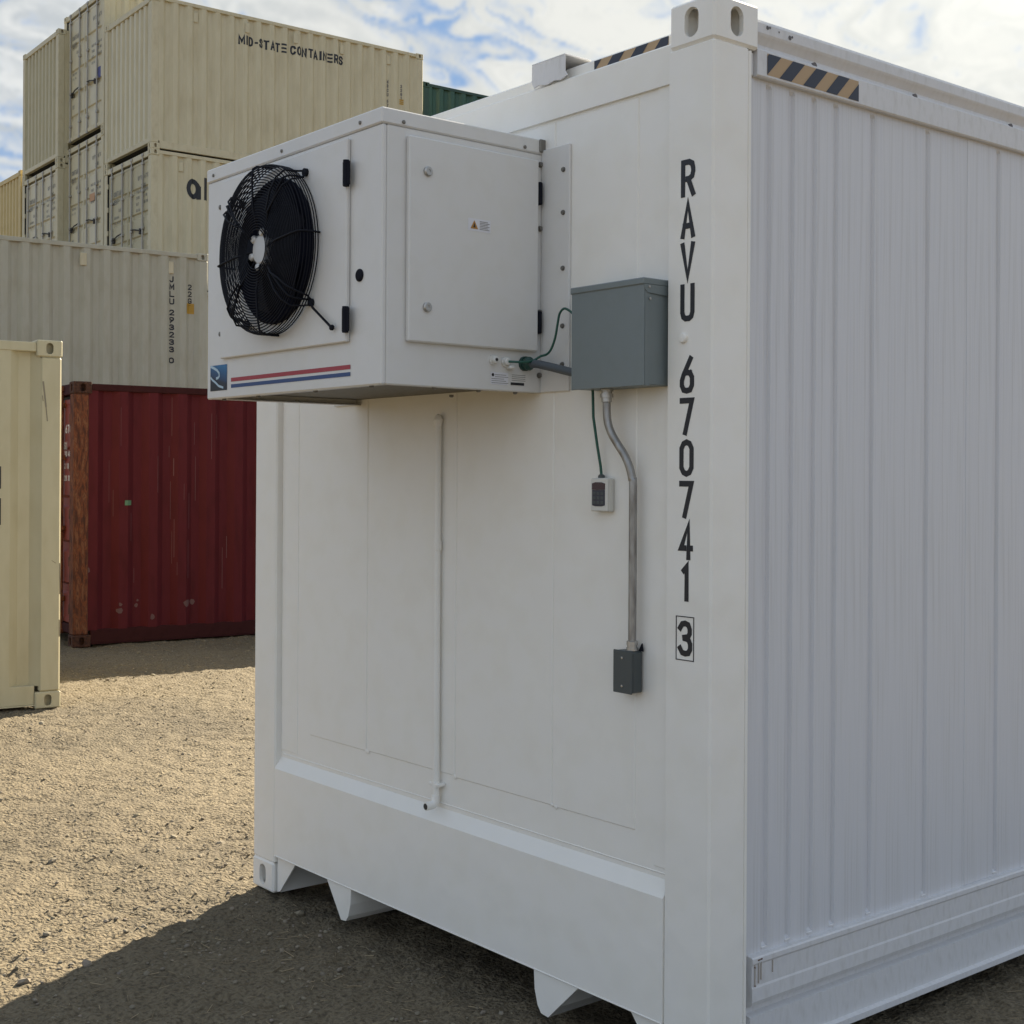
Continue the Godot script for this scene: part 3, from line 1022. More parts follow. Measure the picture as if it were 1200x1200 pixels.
	# hazard tape on the side rail and on the sloped crest
	hazard(t, Vector3(0.218, 2.721, -0.0055), Vector3(1, 0, 0), Vector3.UP, Vector3(0, 0, 1), 0.404, 0.058, 1.0, 0.101)
	hazard(t, Vector3(0.0488, 2.811, -0.512), Vector3(0, 0, 1), Vector3.UP, Vector3(-1, 0, 0), 0.300, 0.031, 1.0, 0.096)
	# bent lashing bracket on the crest
	var br := Shape.new()
	br.span(Vector3(-0.002, 2.822, -0.735), Vector3(0.002, 2.868, -0.583), 0.001)
	br.span(Vector3(-0.002, 2.868, -0.735), Vector3(0.105, 2.873, -0.583), 0.001)
	br.span(Vector3(0.101, 2.838, -0.735), Vector3(0.105, 2.868, -0.583), 0.001)
	br.extrude(PackedVector2Array([Vector2(-0.735, 2.822), Vector2(-0.583, 2.822), Vector2(-0.57, 2.806), Vector2(-0.60, 2.797), Vector2(-0.63, 2.802), Vector2(-0.66, 2.796), Vector2(-0.70, 2.803), Vector2(-0.722, 2.798)]), Vector3(-0.004, 0, 0), Vector3(0, 0, 1), Vector3.UP, Vector3(0.004, 0, 0))
	br.span(Vector3(0.003, 2.822, -0.734), Vector3(0.101, 2.8675, -0.731))
	obj("lashing_bracket", br, M.white_rail_paint, t).position = Vector3(0.018, 0.0085, -0.022)
	# the number on the post, one mesh for each character
	var y := 2.475
	for ch in ["R", "A", "V", "U", ".", "6", "7", "0", "7", "4", "1"]:
		if ch == ".":
			y -= 0.082
			continue
		var m := Shape.new()
		var w := 0.052
		lay(m, glyph_quads(ch, -w * 0.5, 0.0, w, 0.100, 0.0155), func(p, lift): return Vector3(0.002 - lift, y - 0.100 + p.y, -0.091 + p.x), Vector3(-1, 0, 0), [], 0.0008)
		obj("letter", m, M.black_ink, t)
		y -= 0.1105
	var b := Shape.new()
	lay(b, glyph_quads("3", -0.026, 0.0, 0.052, 0.096, 0.0155), func(p, lift): return Vector3(0.002 - lift, 1.152 + p.y, -0.092 + p.x), Vector3(-1, 0, 0), [], 0.0008)
	obj("letter", b, M.black_ink, t)
	b = Shape.new()
	for q in [[-.126, 1.141, -.060, 1.1435], [-.126, 1.2565, -.060, 1.259], [-.126, 1.1435, -.1235, 1.2565], [-.0625, 1.1435, -.060, 1.2565]]:
		b.span(Vector3(0.0008, q[1], q[0]), Vector3(0.004, q[3], q[2]))
	obj("letter_frame", b, M.black_ink, t)
	b = Shape.new()
	b.turned(Vector3(0.002, 2.000, -0.103), Vector3(-1, 0, 0), [[0, 0.0135], [0.006, 0.0135], [0.009, 0.011], [0.010, 0.0]], 18)
	obj("plug", b, M.white_paint_warmed, t)
	# painted drain pipe standing on the wall
	var dp := Shape.new()
	var pz := -1.222
	dp.tube([Vector3(0.012, 0.545, pz), Vector3(0.012, 1.385, pz - 0.001), Vector3(0.012, 1.80, pz)], 0.0115, 12)
	dp.turned(Vector3(0.012, 1.385, pz), Vector3.UP, [[0, 0.0115], [0, 0.0145], [0.03, 0.0145], [0.03, 0.0115]], 12)
	dp.turned(Vector3(0.012, 0.60, pz), Vector3.UP, [[0, 0.0115], [0, 0.0145], [0.02, 0.0145], [0.02, 0.0115]], 12)
	dp.box(Vector3(0.016, 0.612, pz), Vector3(0.03, 0.012, 0.055), 0.003)
	dp.turned(Vector3(0.012, 1.795, pz), Vector3.UP, [[0, 0.0115], [0.02, 0.016], [0.035, 0.010], [0.04, 0.0]], 12)
	dp.box(Vector3(0.022, 1.805, pz - 0.022), Vector3(0.02, 0.03, 0.035), 0.008)
	var dpo := obj("drain_pipe", dp, M.white_paint_warmed, t)
	var eb := Shape.new()
	eb.tube([Vector3(0.012, 0.575, pz), Vector3(0.010, 0.556, pz), Vector3(0.0, 0.545, pz), Vector3(-0.030, 0.543, pz)], 0.0145, 12)
	obj("pipe_elbow", eb, M.white_paint_warmed, dpo)
	eb = Shape.new()
	eb.turned(Vector3(-0.0302, 0.543, pz), Vector3(-1, 0, 0), [[0, 0.0105], [0.0006, 0.0105], [0.0006, 0]], 12)
	obj("pipe_mouth", eb, M.hole_dark, dpo)

func hazard(t: Node3D, o: Vector3, u: Vector3, v: Vector3, n: Vector3, w: float, h: float, lean: float, pitch: float):
	var m := Shape.new()
	m.face([o, o + u * w, o + u * w + v * h, o + v * h], n)
	var tape := obj("hazard_tape", m, M.tape_amber, t)
	var rect := PackedVector2Array([Vector2(0, 0), Vector2(w, 0), Vector2(w, h), Vector2(0, h)])
	var x := -pitch * 1.5
	while x < w + h:
		var band := PackedVector2Array([Vector2(x, 0), Vector2(x + pitch * 0.5, 0), Vector2(x + pitch * 0.5 + h * lean, h), Vector2(x + h * lean, h)])
		for pc in Geometry2D.intersect_polygons(rect, band):
			m = Shape.new()
			var tri := Geometry2D.triangulate_polygon(pc)
			for i in range(0, tri.size(), 3):
				var p := []
				for k in 3: p.append(o + n * 0.0008 + u * pc[tri[i + k]].x + v * pc[tri[i + k]].y)
				m.face(p, n)
			obj("stripe", m, M.tape_black, tape)
		x += pitch

# ---------------------------------------------------------------- refrigeration unit
func refrigeration_unit():
	var t := thing("refrigeration_unit", "white box refrigeration unit with black wire fan guard jutting from the white wall", "refrigeration unit", Vector3.ZERO)
	var xf := -0.556
	var xb := 0.026
	var za := -0.713
	var zb := -1.752
	var y0 := 1.880
	var y1 := 2.600
	# housing: four folded sheets and a recessed bottom
	var m := Shape.new()
	m.span(Vector3(xf, y0, zb), Vector3(xf + 0.016, y1, za), 0.004)
	m.span(Vector3(xf + 0.0162, y0 + 0.001, za - 0.015), Vector3(xb, y1, za), 0.003)
	m.span(Vector3(xf + 0.0162, y0 + 0.001, zb), Vector3(xb, y1, zb + 0.015), 0.003)
	var hs := obj("housing", m, M.unit_white, t)
	m = Shape.new()
	m.span(Vector3(xf + 0.018, y0 + 0.002, za - 0.042), Vector3(xb, y0 + 0.005, za - 0.0155))
	m.span(Vector3(xf + 0.018, y0 + 0.002, zb + 0.0155), Vector3(xb, y0 + 0.005, zb + 0.042))
	m.span(Vector3(xf + 0.0165, y0 + 0.0022, zb + 0.043), Vector3(xf + 0.05, y0 + 0.005, za - 0.043))
	obj("bottom_flange", m, M.galvanised, hs)
	m = Shape.new()
	m.span(Vector3(xf + 0.02, y0 + 0.022, zb + 0.02), Vector3(xb, y0 + 0.026, za - 0.02))
	obj("bottom_pan", m, M.unit_underside, hs)
	# screws hanging under the bottom edge
	for q in [[-.53, -.80], [-.53, -1.10], [-.53, -1.45], [-.53, -1.68], [-.36, -.735], [-.2, -.735], [-.06, -.735], [-.10, -1.0], [-.3, -1.6]]:
		m = Shape.new()
		m.turned(Vector3(q[0], y0 + 0.003, q[1]), Vector3.DOWN, [[0, .007], [.006, .007], [.008, .004], [.008, 0]], 8)
		obj("screw", m, M.dull_bolt, hs)
	# lid
	m = Shape.new()
	m.span(Vector3(xf - 0.004, y1 + 0.0005, zb - 0.004), Vector3(xb + 0.002, 2.645, za + 0.004), 0.004)
	var lid := obj("lid", m, M.unit_white, t)
	for q in [[xf - 0.004, -1.706, 0], [xf - 0.004, -1.257, 0], [xf - 0.004, -0.819, 0], [-0.489, za + 0.004, 1], [-0.05, za + 0.004, 1]]:
		m = Shape.new()
		if q[2] == 0: m.turned(Vector3(q[0], 2.620, q[1]), Vector3(-1, 0, 0), [[0, .0055], [.003, .0055], [.0045, .003], [.0045, 0]], 10)
		else: m.turned(Vector3(q[0], 2.612, q[1]), Vector3(0, 0, 1), [[0, .0055], [.003, .0055], [.0045, .003], [.0045, 0]], 10)
		obj("screw", m, M.dull_bolt, lid)
	m = Shape.new()
	m.box(Vector3(0.018, 2.625, za + 0.006), Vector3(0.024, 0.04, 0.008), 0.003)
	obj("corner_sealant", m, M.dull_bolt, lid)
	# hinged fan door in the front
	m = Shape.new()
	m.span(Vector3(xf - 0.014, 2.008, -1.636), Vector3(xf - 0.0005, 2.586, -0.872), 0.003)
	var door := obj("fan_door", m, M.unit_white, t)
	for y in [2.484, 2.070]:
		m = Shape.new()
		m.span(Vector3(xf - 0.023, y - 0.036, -0.884), Vector3(xf - 0.0142, y + 0.036, -0.850), 0.004)
		m.tube([Vector3(xf - 0.020, y - 0.037, -0.866), Vector3(xf - 0.020, y + 0.037, -0.866)], 0.0095, 10)
		obj("hinge", m, M.black_plastic, door)
	for q in [[2.508, -1.660], [2.091, -1.656]]:
		m = Shape.new()
		m.turned(Vector3(xf, q[0], q[1]), Vector3(-1, 0, 0), [[0, .008], [.005, .008], [.007, .004], [.007, 0]], 10)
		obj("latch", m, M.dull_bolt, t)
	m = Shape.new()
	m.turned(Vector3(xf, 2.192, -0.822), Vector3(-1, 0, 0), [[0, .018], [.004, .018], [.007, .014], [.008, 0]], 18)
	obj("plug", m, M.black_plastic, t)
	fan(t, Vector3(xf - 0.014, 2.312, -1.268))
	# stripes and maker's badge
	m = Shape.new()
	m.face([Vector3(xf - .0012, 1.931, -1.582), Vector3(xf - .0012, 1.931, -0.868), Vector3(xf - .0012, 1.9435, -0.868), Vector3(xf - .0012, 1.9435, -1.582)], Vector3(-1, 0, 0))
	obj("red_stripe", m, M.stripe_red, t)
	m = Shape.new()
	m.face([Vector3(xf - .0012, 1.911, -1.582), Vector3(xf - .0012, 1.911, -0.868), Vector3(xf - .0012, 1.9225, -0.868), Vector3(xf - .0012, 1.9225, -1.582)], Vector3(-1, 0, 0))
	obj("blue_stripe", m, M.stripe_blue, t)
	badge(t, xf)
	# access door in the side
	m = Shape.new()
	m.span(Vector3(-0.478, 2.003, za + 0.0008), Vector3(-0.004, 2.577, za + 0.018), 0.004)
	var ad := obj("access_door", m, M.unit_white, t)
	for y in [2.483, 2.102]:
		m = Shape.new()
		m.turned(Vector3(-0.416, y, za + 0.018), Vector3(0, 0, 1), [[0, .014], [.006, .014], [.009, .011], [.009, .005], [.007, .005], [.007, 0]], 18)
		obj("quarter_turn_lock", m, M.steel, ad)
	for y in [2.479, 2.092]:
		m = Shape.new()
		m.span(Vector3(-0.0035, y - 0.034, za + 0.001), Vector3(0.010, y + 0.034, za + 0.020), 0.003)
		obj("hinge", m, M.black_plastic, ad)
	label_plate(ad, Vector3(-0.272, 2.336, za + 0.0188), 0.082, 0.036, true)
	# flange against the wall with its bolts
	m = Shape.new()
	m.span(Vector3(0.018, 1.882, za + 0.001), Vector3(0.0275, 2.612, -0.584), 0.002)
	obj("mounting_flange", m, M.unit_white, t)
	m = Shape.new()
	m.span(Vector3(0.018, 1.882, -1.88), Vector3(0.0275, 2.612, zb - 0.001), 0.002)
	obj("mounting_flange", m, M.unit_white, t)
	for y in [2.538, 2.411, 2.246, 2.075, 1.961]:
		m = Shape.new()
		m.turned(Vector3(0.018, y, -0.610), Vector3(-1, 0, 0), [[0, .008], [.002, .008], [.002, .006], [.006, .006], [.006, 0]], 8)
		obj("bolt", m, M.dull_bolt, t)
	for y in [2.569, 2.376, 2.124, 1.934]:
		m = Shape.new()
		m.turned(Vector3(0.014, y, za), Vector3(0, 0, 1), [[0, .009], [.003, .009], [.003, .0065], [.009, .0065], [.009, 0]], 8)
		obj("bolt", m, M.dull_bolt, t)
	# cable entries
	for q in [[-0.165, 1.970], [-0.120, 1.967]]:
		m = Shape.new()
		m.turned(Vector3(q[0], q[1], za), Vector3(0, 0, 1), [[0, .015], [.008, .015], [.008, .012], [.018, .011], [.020, .008], [.020, 0]], 12)
		obj("cable_gland", m, M.nylon_white, t)
	m = Shape.new()
	m.turned(Vector3(-0.165, 1.970, za + 0.0202), Vector3(0, 0, 1), [[0, .005], [.001, .005], [.001, 0]], 10)
	obj("gland_hole", m, M.hole_dark, t)
	m = Shape.new()
	m.box(Vector3(-0.105, 1.951, za + 0.012), Vector3(0.022, 0.012, 0.024), 0.004)
	obj("cable_tie", m, M.nylon_white, t)
	label_plate(t, Vector3(-0.172, 1.899, za + 0.001), 0.066, 0.036, false)
	label_plate(t, Vector3(-0.096, 1.899, za + 0.001), 0.060, 0.036, false, true)

func label_plate(parent: Node3D, o: Vector3, w: float, h: float, warning: bool, plate := false):
	var m := Shape.new()
	m.face([o, o + Vector3(w, 0, 0), o + Vector3(w, h, 0), o + Vector3(0, h, 0)], Vector3(0, 0, 1))
	var s := obj("sticker", m, M.sticker_white if not plate else M.unit_white, parent)
	var z := 0.0006
	m = Shape.new()
	if warning:
		m.face([o + Vector3(.008, .006, z), o + Vector3(.036, .006, z), o + Vector3(.022, .031, z)], Vector3(0, 0, 1))
		obj("warning_triangle", m, M.warning_orange, s)
		m = Shape.new()
		m.face([o + Vector3(.018, .010, z * 2), o + Vector3(.026, .010, z * 2), o + Vector3(.022, .024, z * 2)], Vector3(0, 0, 1))
		obj("warning_bolt", m, M.black_ink, s)
		m = Shape.new()
		for k in 6: m.span(o + Vector3(.042, .006 + k * .0045, -.0005), o + Vector3(w - .004 - .006 * (k % 2), .0075 + k * .0045, z))
		obj("print", m, M.grey_ink, s)
	elif plate:
		m.span(o + Vector3(0, .001, -.0005), o + Vector3(w * .85, .009, z))
		obj("print", m, M.black_ink, s)
		m = Shape.new()
		for k in 4: m.span(o + Vector3(.004, .014 + k * .0055, -.0005), o + Vector3(w - .004, .0155 + k * .0055, z))
		obj("print", m, M.grey_ink, s)
	else:
		m.disc(o + Vector3(.008, .028, z), Vector3(0, 0, 1), .005, 10)
		obj("print", m, M.black_ink, s)
		m = Shape.new()
		for k in 5: m.span(o + Vector3(.016 if k > 2 else .003, .004 + k * .006, -.0005), o + Vector3(w - .008 * (k % 3), .0054 + k * .006, z))
		obj("print", m, M.grey_ink, s)

func badge(t: Node3D, xf: float):
	var y0 := 1.906
	var y1 := 1.990
	var z0 := -1.726
	var z1 := -1.610
	var st := SurfaceTool.new()
	st.begin(Mesh.PRIMITIVE_TRIANGLES)
	var x := xf - 0.0012
	var c := [Vector3(x, y0, z0), Vector3(x, y1, z0), Vector3(x, y1, z1), Vector3(x, y0, z1)]
	var uv := [Vector2(0, 1), Vector2(0, 0), Vector2(1, 0), Vector2(1, 1)]
	for i in [0, 1, 2, 0, 2, 3]:
		st.set_normal(Vector3(-1, 0, 0)); st.set_uv(uv[i]); st.add_vertex(c[i])
	var b := obj("badge", st.commit(), M.logo_blue, t)
	# white swoosh: a bowl and a long leg
	for s in [[[[.02, .98], [.22, .90], [.42, .80], [.54, .68], [.55, .56], [.48, .50], [.36, .48]], .10], [[[.02, .55], [.14, .44], [.34, .32], [.52, .18], [.80, .10]], .085]]:
		var m := Shape.new()
		var p := []
		for q in s[0]: p.append(Vector2(z0 + (z1 - z0) * q[0], y0 + (y1 - y0) * q[1]))
		for i in p.size() - 1:
			var d: Vector2 = (p[i + 1] - p[i]).normalized().orthogonal() * (y1 - y0) * s[1] * 0.5
			var d0: Vector2 = d if i == 0 else (p[i + 1] - p[i - 1]).normalized().orthogonal() * (y1 - y0) * s[1] * 0.5
			var d1: Vector2 = d if i == p.size() - 2 else (p[i + 2] - p[i]).normalized().orthogonal() * (y1 - y0) * s[1] * 0.5
			var P := func(v): return Vector3(x - 0.0008, v.y, v.x)
			m.face([P.call(p[i] - d0), P.call(p[i + 1] - d1), P.call(p[i + 1] + d1), P.call(p[i] + d0)], Vector3(-1, 0, 0))
		obj("swoosh", m, M.logo_white, b)

func fan(t: Node3D, c: Vector3):
	# c lies on the outer face of the fan door; everything grows towards -x
	var at := func(out: float, r: float, a: float): return c + Vector3(-out, sin(a) * r, cos(a) * r)
	var m := Shape.new()
	# black fan plate and throat
	m.turned(c, Vector3(-1, 0, 0), [[0.0006, 0.222], [0.010, 0.222], [0.014, 0.218], [0.014, 0.212], [0.006, 0.205], [0.006, 0.0]], 48)
	obj("fan_throat", m, M.fan_dark, t)
	m = Shape.new()
	m.turned(c, Vector3(-1, 0, 0), [[0.008, 0.075], [0.040, 0.072], [0.046, 0.062], [0.046, 0.0]], 32)
	obj("fan_motor", m, M.fan_blade, t)
	for k in 5:
		m = Shape.new()
		var a0 := TAU * k / 5.0
		for i in 8:
			var p := []
			for q in [[i, 0], [i + 1, 0], [i + 1, 1], [i, 1]]:
				var r: float = 0.070 + 0.128 * q[0] / 8.0
				var sweep: float = a0 + 0.35 * q[0] / 8.0 + q[1] * (0.62 + 0.12 * q[0] / 8.0)
				p.append(at.call(0.010 + 0.026 * q[1], r, sweep))
			m.face(p, Vector3(-1, 0, 0), 3)
		obj("fan_blade", m, M.fan_blade, t)
	# wire guard: rings over a shallow basket
	var g := Node3D.new()
	put(g, "fan_guard", t)
	var basket := []
	basket.append_array([[0.008, 0.256], [0.017, 0.2565], [0.026, 0.2565], [0.035, 0.2565], [0.044, 0.2565], [0.054, 0.254]])
	var n := 24
	for i in n:
		var r := 0.249 - i * 0.0082
		basket.append([0.063 + 0.009 * sin(clampf((0.249 - r) / 0.05, 0, 1) * PI * 0.5), r])
	for q in basket:
		m = Shape.new()
		var pts := []
		var nn: int = 56
		for k in nn: pts.append(at.call(q[0], q[1], TAU * k / nn))
		m.tube(pts, 0.0019, 5, true)
		obj("ring", m, M.black_metal, g)
	for k in 8:
		m = Shape.new()
		var a := TAU * (k + 0.12) / 8.0
		var pts := [at.call(0.004, 0.260, a), at.call(0.030, 0.2605, a), at.call(0.056, 0.2575, a), at.call(0.070, 0.248, a), at.call(0.0745, 0.215, a), at.call(0.076, 0.13, a), at.call(0.068, 0.085, a), at.call(0.058, 0.045, a)]
		m.tube(pts, 0.0034, 6)
		obj("spoke", m, M.black_metal, g)
		if k % 2 == 1:
			# double wires that carry the mounting ears
			m = Shape.new()
			for d in [-0.10, 0.10]:
				m.tube([at.call(0.083, 0.13, a + d * 0.3), at.call(0.084, 0.19, a + d), at.call(0.078, 0.236, a + d), at.call(0.058, 0.262, a + d), at.call(0.022, 0.268, a + d * 0.7), at.call(0.006, 0.276, a + d * 0.3)], 0.003, 6)
			m.turned(at.call(0.0002, 0.276, a), Vector3(-1, 0, 0), [[0, .012], [.010, .012], [.012, .008], [.012, 0]], 12)
			obj("mounting_ear", m, M.black_metal, g)
	# loose stay wire from the lower near ear
	m = Shape.new()
	var ea: float = TAU * 7.12 / 8.0
	var e0: Vector3 = at.call(0.010, 0.276, ea)
	m.tube([e0, e0 + Vector3(-0.006, -0.02, 0.03), c + Vector3(-0.012, -0.258, 0.335)], 0.0042, 6)
	m.box(c + Vector3(-0.011, -0.260, 0.338), Vector3(0.014, 0.016, 0.014), 0.004)
	obj("stay_wire", m, M.black_metal, t)
	# pale hub with bolt lugs
	m = Shape.new()
	m.turned(c, Vector3(-1, 0, 0), [[0.040, 0.048], [0.054, 0.048], [0.060, 0.040], [0.061, 0.0]], 28)
	var hub := obj("hub", m, M.cast_hub, g)
	for k in 6:
		m = Shape.new()
		var a := TAU * (k + 0.3) / 6.0
		m.turned(at.call(0.042, 0.053, a), Vector3(-1, 0, 0), [[0, .013], [.016, .013], [.021, .009], [.022, 0]], 12)
		obj("hub_lug", m, M.cast_hub, hub)

# ---------------------------------------------------------------- electrics on the wall
func electrics():
	# large grey enclosure
	var t := thing("electrical_enclosure", "grey steel electrical box beside the letters on the white wall", "electrical box", Vector3(0.0275, 1.876, -0.325))
	var o := -t.position
	var xf := -0.072
	var m := Shape.new()
	m.span(o + Vector3(xf + 0.004, 1.876, -0.468), o + Vector3(0.027, 2.132, -0.182), 0.003)
	obj("box_body", m, M.box_grey, t)
	m = Shape.new()
	m.span(o + Vector3(xf, 1.874, -0.471), o + Vector3(xf + 0.0038, 2.147, -0.180), 0.0015)
	m.span(o + Vector3(xf + 0.0038, 1.874, -0.1815), o + Vector3(xf + 0.022, 2.130, -0.1795), 0.0005)
	obj("cover", m, M.box_grey, t)
	# rain hood: a cap folded over the top
	m = Shape.new()
	m.span(o + Vector3(xf - 0.004, 2.145, -0.474), o + Vector3(0.027, 2.164, -0.1785), 0.003)
	m.extrude(PackedVector2Array([Vector2(xf - 0.002, 2.146), Vector2(xf + 0.002, 2.132), Vector2(xf + 0.012, 2.124), Vector2(0.0268, 2.120), Vector2(0.0268, 2.146)]), o + Vector3(0, 0, -0.1795), Vector3(1, 0, 0), Vector3.UP, Vector3(0, 0, 0.002))
	m.span(o + Vector3(-0.03, 2.1635, -0.37), o + Vector3(0.015, 2.168, -0.26), 0.002)
	obj("hood", m, M.box_grey, t)
	for q in [[-.055, 2.140], [-.052, 2.108]]:
		m = Shape.new()
		m.turned(o + Vector3(q[0], q[1], -0.1775), Vector3(0, 0, 1), [[0, .004], [.002, .004], [.003, 0]], 8)
		obj("screw", m, M.steel, t)
	# conduit
	t = thing("conduit", "bent galvanised conduit running from the grey box down to the small dark box", "conduit", Vector3(0.004, 1.147, -0.295))
	o = -t.position
	var path := []
	var key := [Vector3(-.022, 1.868, -.376), Vector3(-.022, 1.825, -.376), Vector3(-.021, 1.785, -.373), Vector3(-.017, 1.752, -.362), Vector3(-.010, 1.720, -.343), Vector3(-.004, 1.690, -.322), Vector3(.000, 1.657, -.306), Vector3(.003, 1.620, -.297), Vector3(.004, 1.580, -.295), Vector3(.004, 1.160, -.295)]
	for i in key.size() - 1:
		var a: Vector3 = key[maxi(i - 1, 0)]
		var d: Vector3 = key[mini(i + 2, key.size() - 1)]
		for k in 4: path.append(o + (key[i].cubic_interpolate(key[i + 1], a, d, k / 4.0) if i < key.size() - 2 else key[i].lerp(key[i + 1], k / 4.0)))
	path.append(o + key[key.size() - 1])
	m = Shape.new()
	m.tube(path, 0.0115, 14)
	obj("conduit_pipe", m, M.galvanised, t)
	m = Shape.new()
	m.turned(o + Vector3(-.022, 1.8755, -.376), Vector3.DOWN, [[0, .019], [.007, .019], [.007, .015], [.013, .015], [.013, .0185], [.024, .0185], [.024, .015], [.036, .015], [.038, .0115]], 16)
	obj("conduit_fitting", m, M.steel, t)
	m = Shape.new()
	m.turned(o + Vector3(.004, 1.1475, -.295), Vector3.UP, [[0, .017], [.008, .017], [.008, .0145], [.016, .0145], [.016, .016], [.026, .016], [.028, .0115]], 16)
	obj("conduit_fitting", m, M.steel, t)
	# small dark junction box
	t = thing("junction_box", "small dark grey junction box at the foot of the conduit", "junction box", Vector3(0.0275, 1.030, -0.310))
	o = -t.position
	m = Shape.new()
	m.span(o + Vector3(-0.014, 1.031, -0.346), o + Vector3(0.027, 1.146, -0.275), 0.004)
	obj("box_body", m, M.dark_box_grey, t)
	m = Shape.new()
	m.span(o + Vector3(-0.019, 1.029, -0.348), o + Vector3(-0.0142, 1.148, -0.273), 0.002)
	obj("cover", m, M.dark_box_grey, t)
	for y in [1.127, 1.049]:
		m = Shape.new()
		m.turned(o + Vector3(-0.019, y, -0.311), Vector3(-1, 0, 0), [[0, .0035], [.0015, .0035], [.002, 0]], 8)
		obj("screw", m, M.steel, t)
	m = Shape.new()
	m.extrude(PackedVector2Array([Vector2(-.285, 1.146), Vector2(-.268, 1.146), Vector2(-.272, 1.168)]), o + Vector3(0.018, 0, 0), Vector3(0, 0, 1), Vector3.UP, Vector3(0.005, 0, 0))
	obj("mounting_ear", m, M.black_plastic, t)
	# controller
	t = thing("temperature_controller", "small white controller with dark keypad mounted left of the conduit", "controller", Vector3(0.0275, 1.530, -0.428))
	o = -t.position
	m = Shape.new()
	m.span(o + Vector3(0.005, 1.530, -0.464), o + Vector3(0.027, 1.626, -0.3925), 0.004)
	m.span(o + Vector3(-0.001, 1.5305, -0.4635), o + Vector3(0.0048, 1.6255, -0.393), 0.003)
	obj("case", m, M.controller_white, t)
	m = Shape.new()
	m.span(o + Vector3(-0.0022, 1.548, -0.457), o + Vector3(0.0, 1.592, -0.403), 0.001)
	m.extrude(PackedVector2Array([Vector2(-.457, 1.548), Vector2(-.443, 1.545), Vector2(-.417, 1.545), Vector2(-.403, 1.548)]), o + Vector3(-0.0021, 0, 0), Vector3(0, 0, 1), Vector3.UP, Vector3(0.002, 0, 0))
	obj("keypad", m, M.keypad, t)
	m = Shape.new()
	m.extrude(PackedVector2Array([Vector2(-.457, 1.5925), Vector2(-.403, 1.5925), Vector2(-.403, 1.610), Vector2(-.417, 1.6135), Vector2(-.443, 1.6135), Vector2(-.457, 1.610)]), o + Vector3(-0.0022, 0, 0), Vector3(0, 0, 1), Vector3.UP, Vector3(0.002, 0, 0))
	obj("display", m, M.keypad_red, t)
	for r in 3:
		for k in 3:
			m = Shape.new()
			m.box(o + Vector3(-0.0026, 1.556 + r * 0.013, -0.446 + k * 0.016), Vector3(0.0012, 0.009, 0.012), 0.0005)
			obj("key", m, M.dark_box_grey, t)
	m = Shape.new()
	m.turned(o + Vector3(0.012, 1.626, -0.432), Vector3.UP, [[0, .010], [.006, .010], [.010, .006], [.010, 0]], 12)
	obj("cable_gland", m, M.dark_box_grey, t)
	# cables
	m = Shape.new()
	m.tube([Vector3(-.010, 1.876, -.447), Vector3(-.008, 1.80, -.446), Vector3(.002, 1.72, -.440), Vector3(.010, 1.66, -.434), Vector3(.012, 1.632, -.432)], 0.0042, 8)
	tag(obj("controller_cable", m, M.green_wire), "straight dark green cable hanging from the grey box to the white controller", "cable")
	var key2 := [Vector3(-.120, 1.967, -.694), Vector3(-.085, 1.966, -.672), Vector3(-.050, 1.971, -.668), Vector3(-.030, 1.985, -.655), Vector3(-.026, 1.990, -.630), Vector3(-.026, 2.005, -.610), Vector3(-.025, 2.037, -.594), Vector3(-.025, 2.075, -.584), Vector3(-.025, 2.105, -.575), Vector3(-.025, 2.118, -.556), Vector3(-.026, 2.110, -.532), Vector3(-.028, 2.094, -.505), Vector3(-.030, 2.080, -.470)]
	var p2 := []
	for i in key2.size() - 1:
		var a: Vector3 = key2[maxi(i - 1, 0)]
		var d: Vector3 = key2[mini(i + 2, key2.size() - 1)]
		for k in 4: p2.append(key2[i].cubic_interpolate(key2[i + 1], a, d, k / 4.0))
	p2.append(key2[key2.size() - 1])
	m = Shape.new()
	m.tube(p2, 0.0036, 8)
	tag(obj("earth_wire", m, M.green_wire), "thin green wire looping up from the refrigeration unit to the grey box", "wire")
	t = thing("power_hose", "thick dark grey flexible hose between the refrigeration unit and grey box", "hose", Vector3(-0.045, 1.965, -0.713))
	o = -t.position
	m = Shape.new()
	m.turned(o + Vector3(-.045, 1.966, -.7125), Vector3(0.05, -0.05, 1), [[0, .022], [.010, .022], [.010, .019], [.024, .021], [.030, .017], [.034, .013], [.034, 0]], 14)
	obj("hose_gland", m, M.dark_green, t)
	m = Shape.new()
	m.tube([o + Vector3(-.044, 1.965, -.690), o + Vector3(-.042, 1.961, -.650), o + Vector3(-.036, 1.950, -.600), o + Vector3(-.031, 1.938, -.550), o + Vector3(-.029, 1.929, -.510), o + Vector3(-.028, 1.924, -.466)], 0.0125, 12)
	obj("hose", m, M.hose_grey, t)

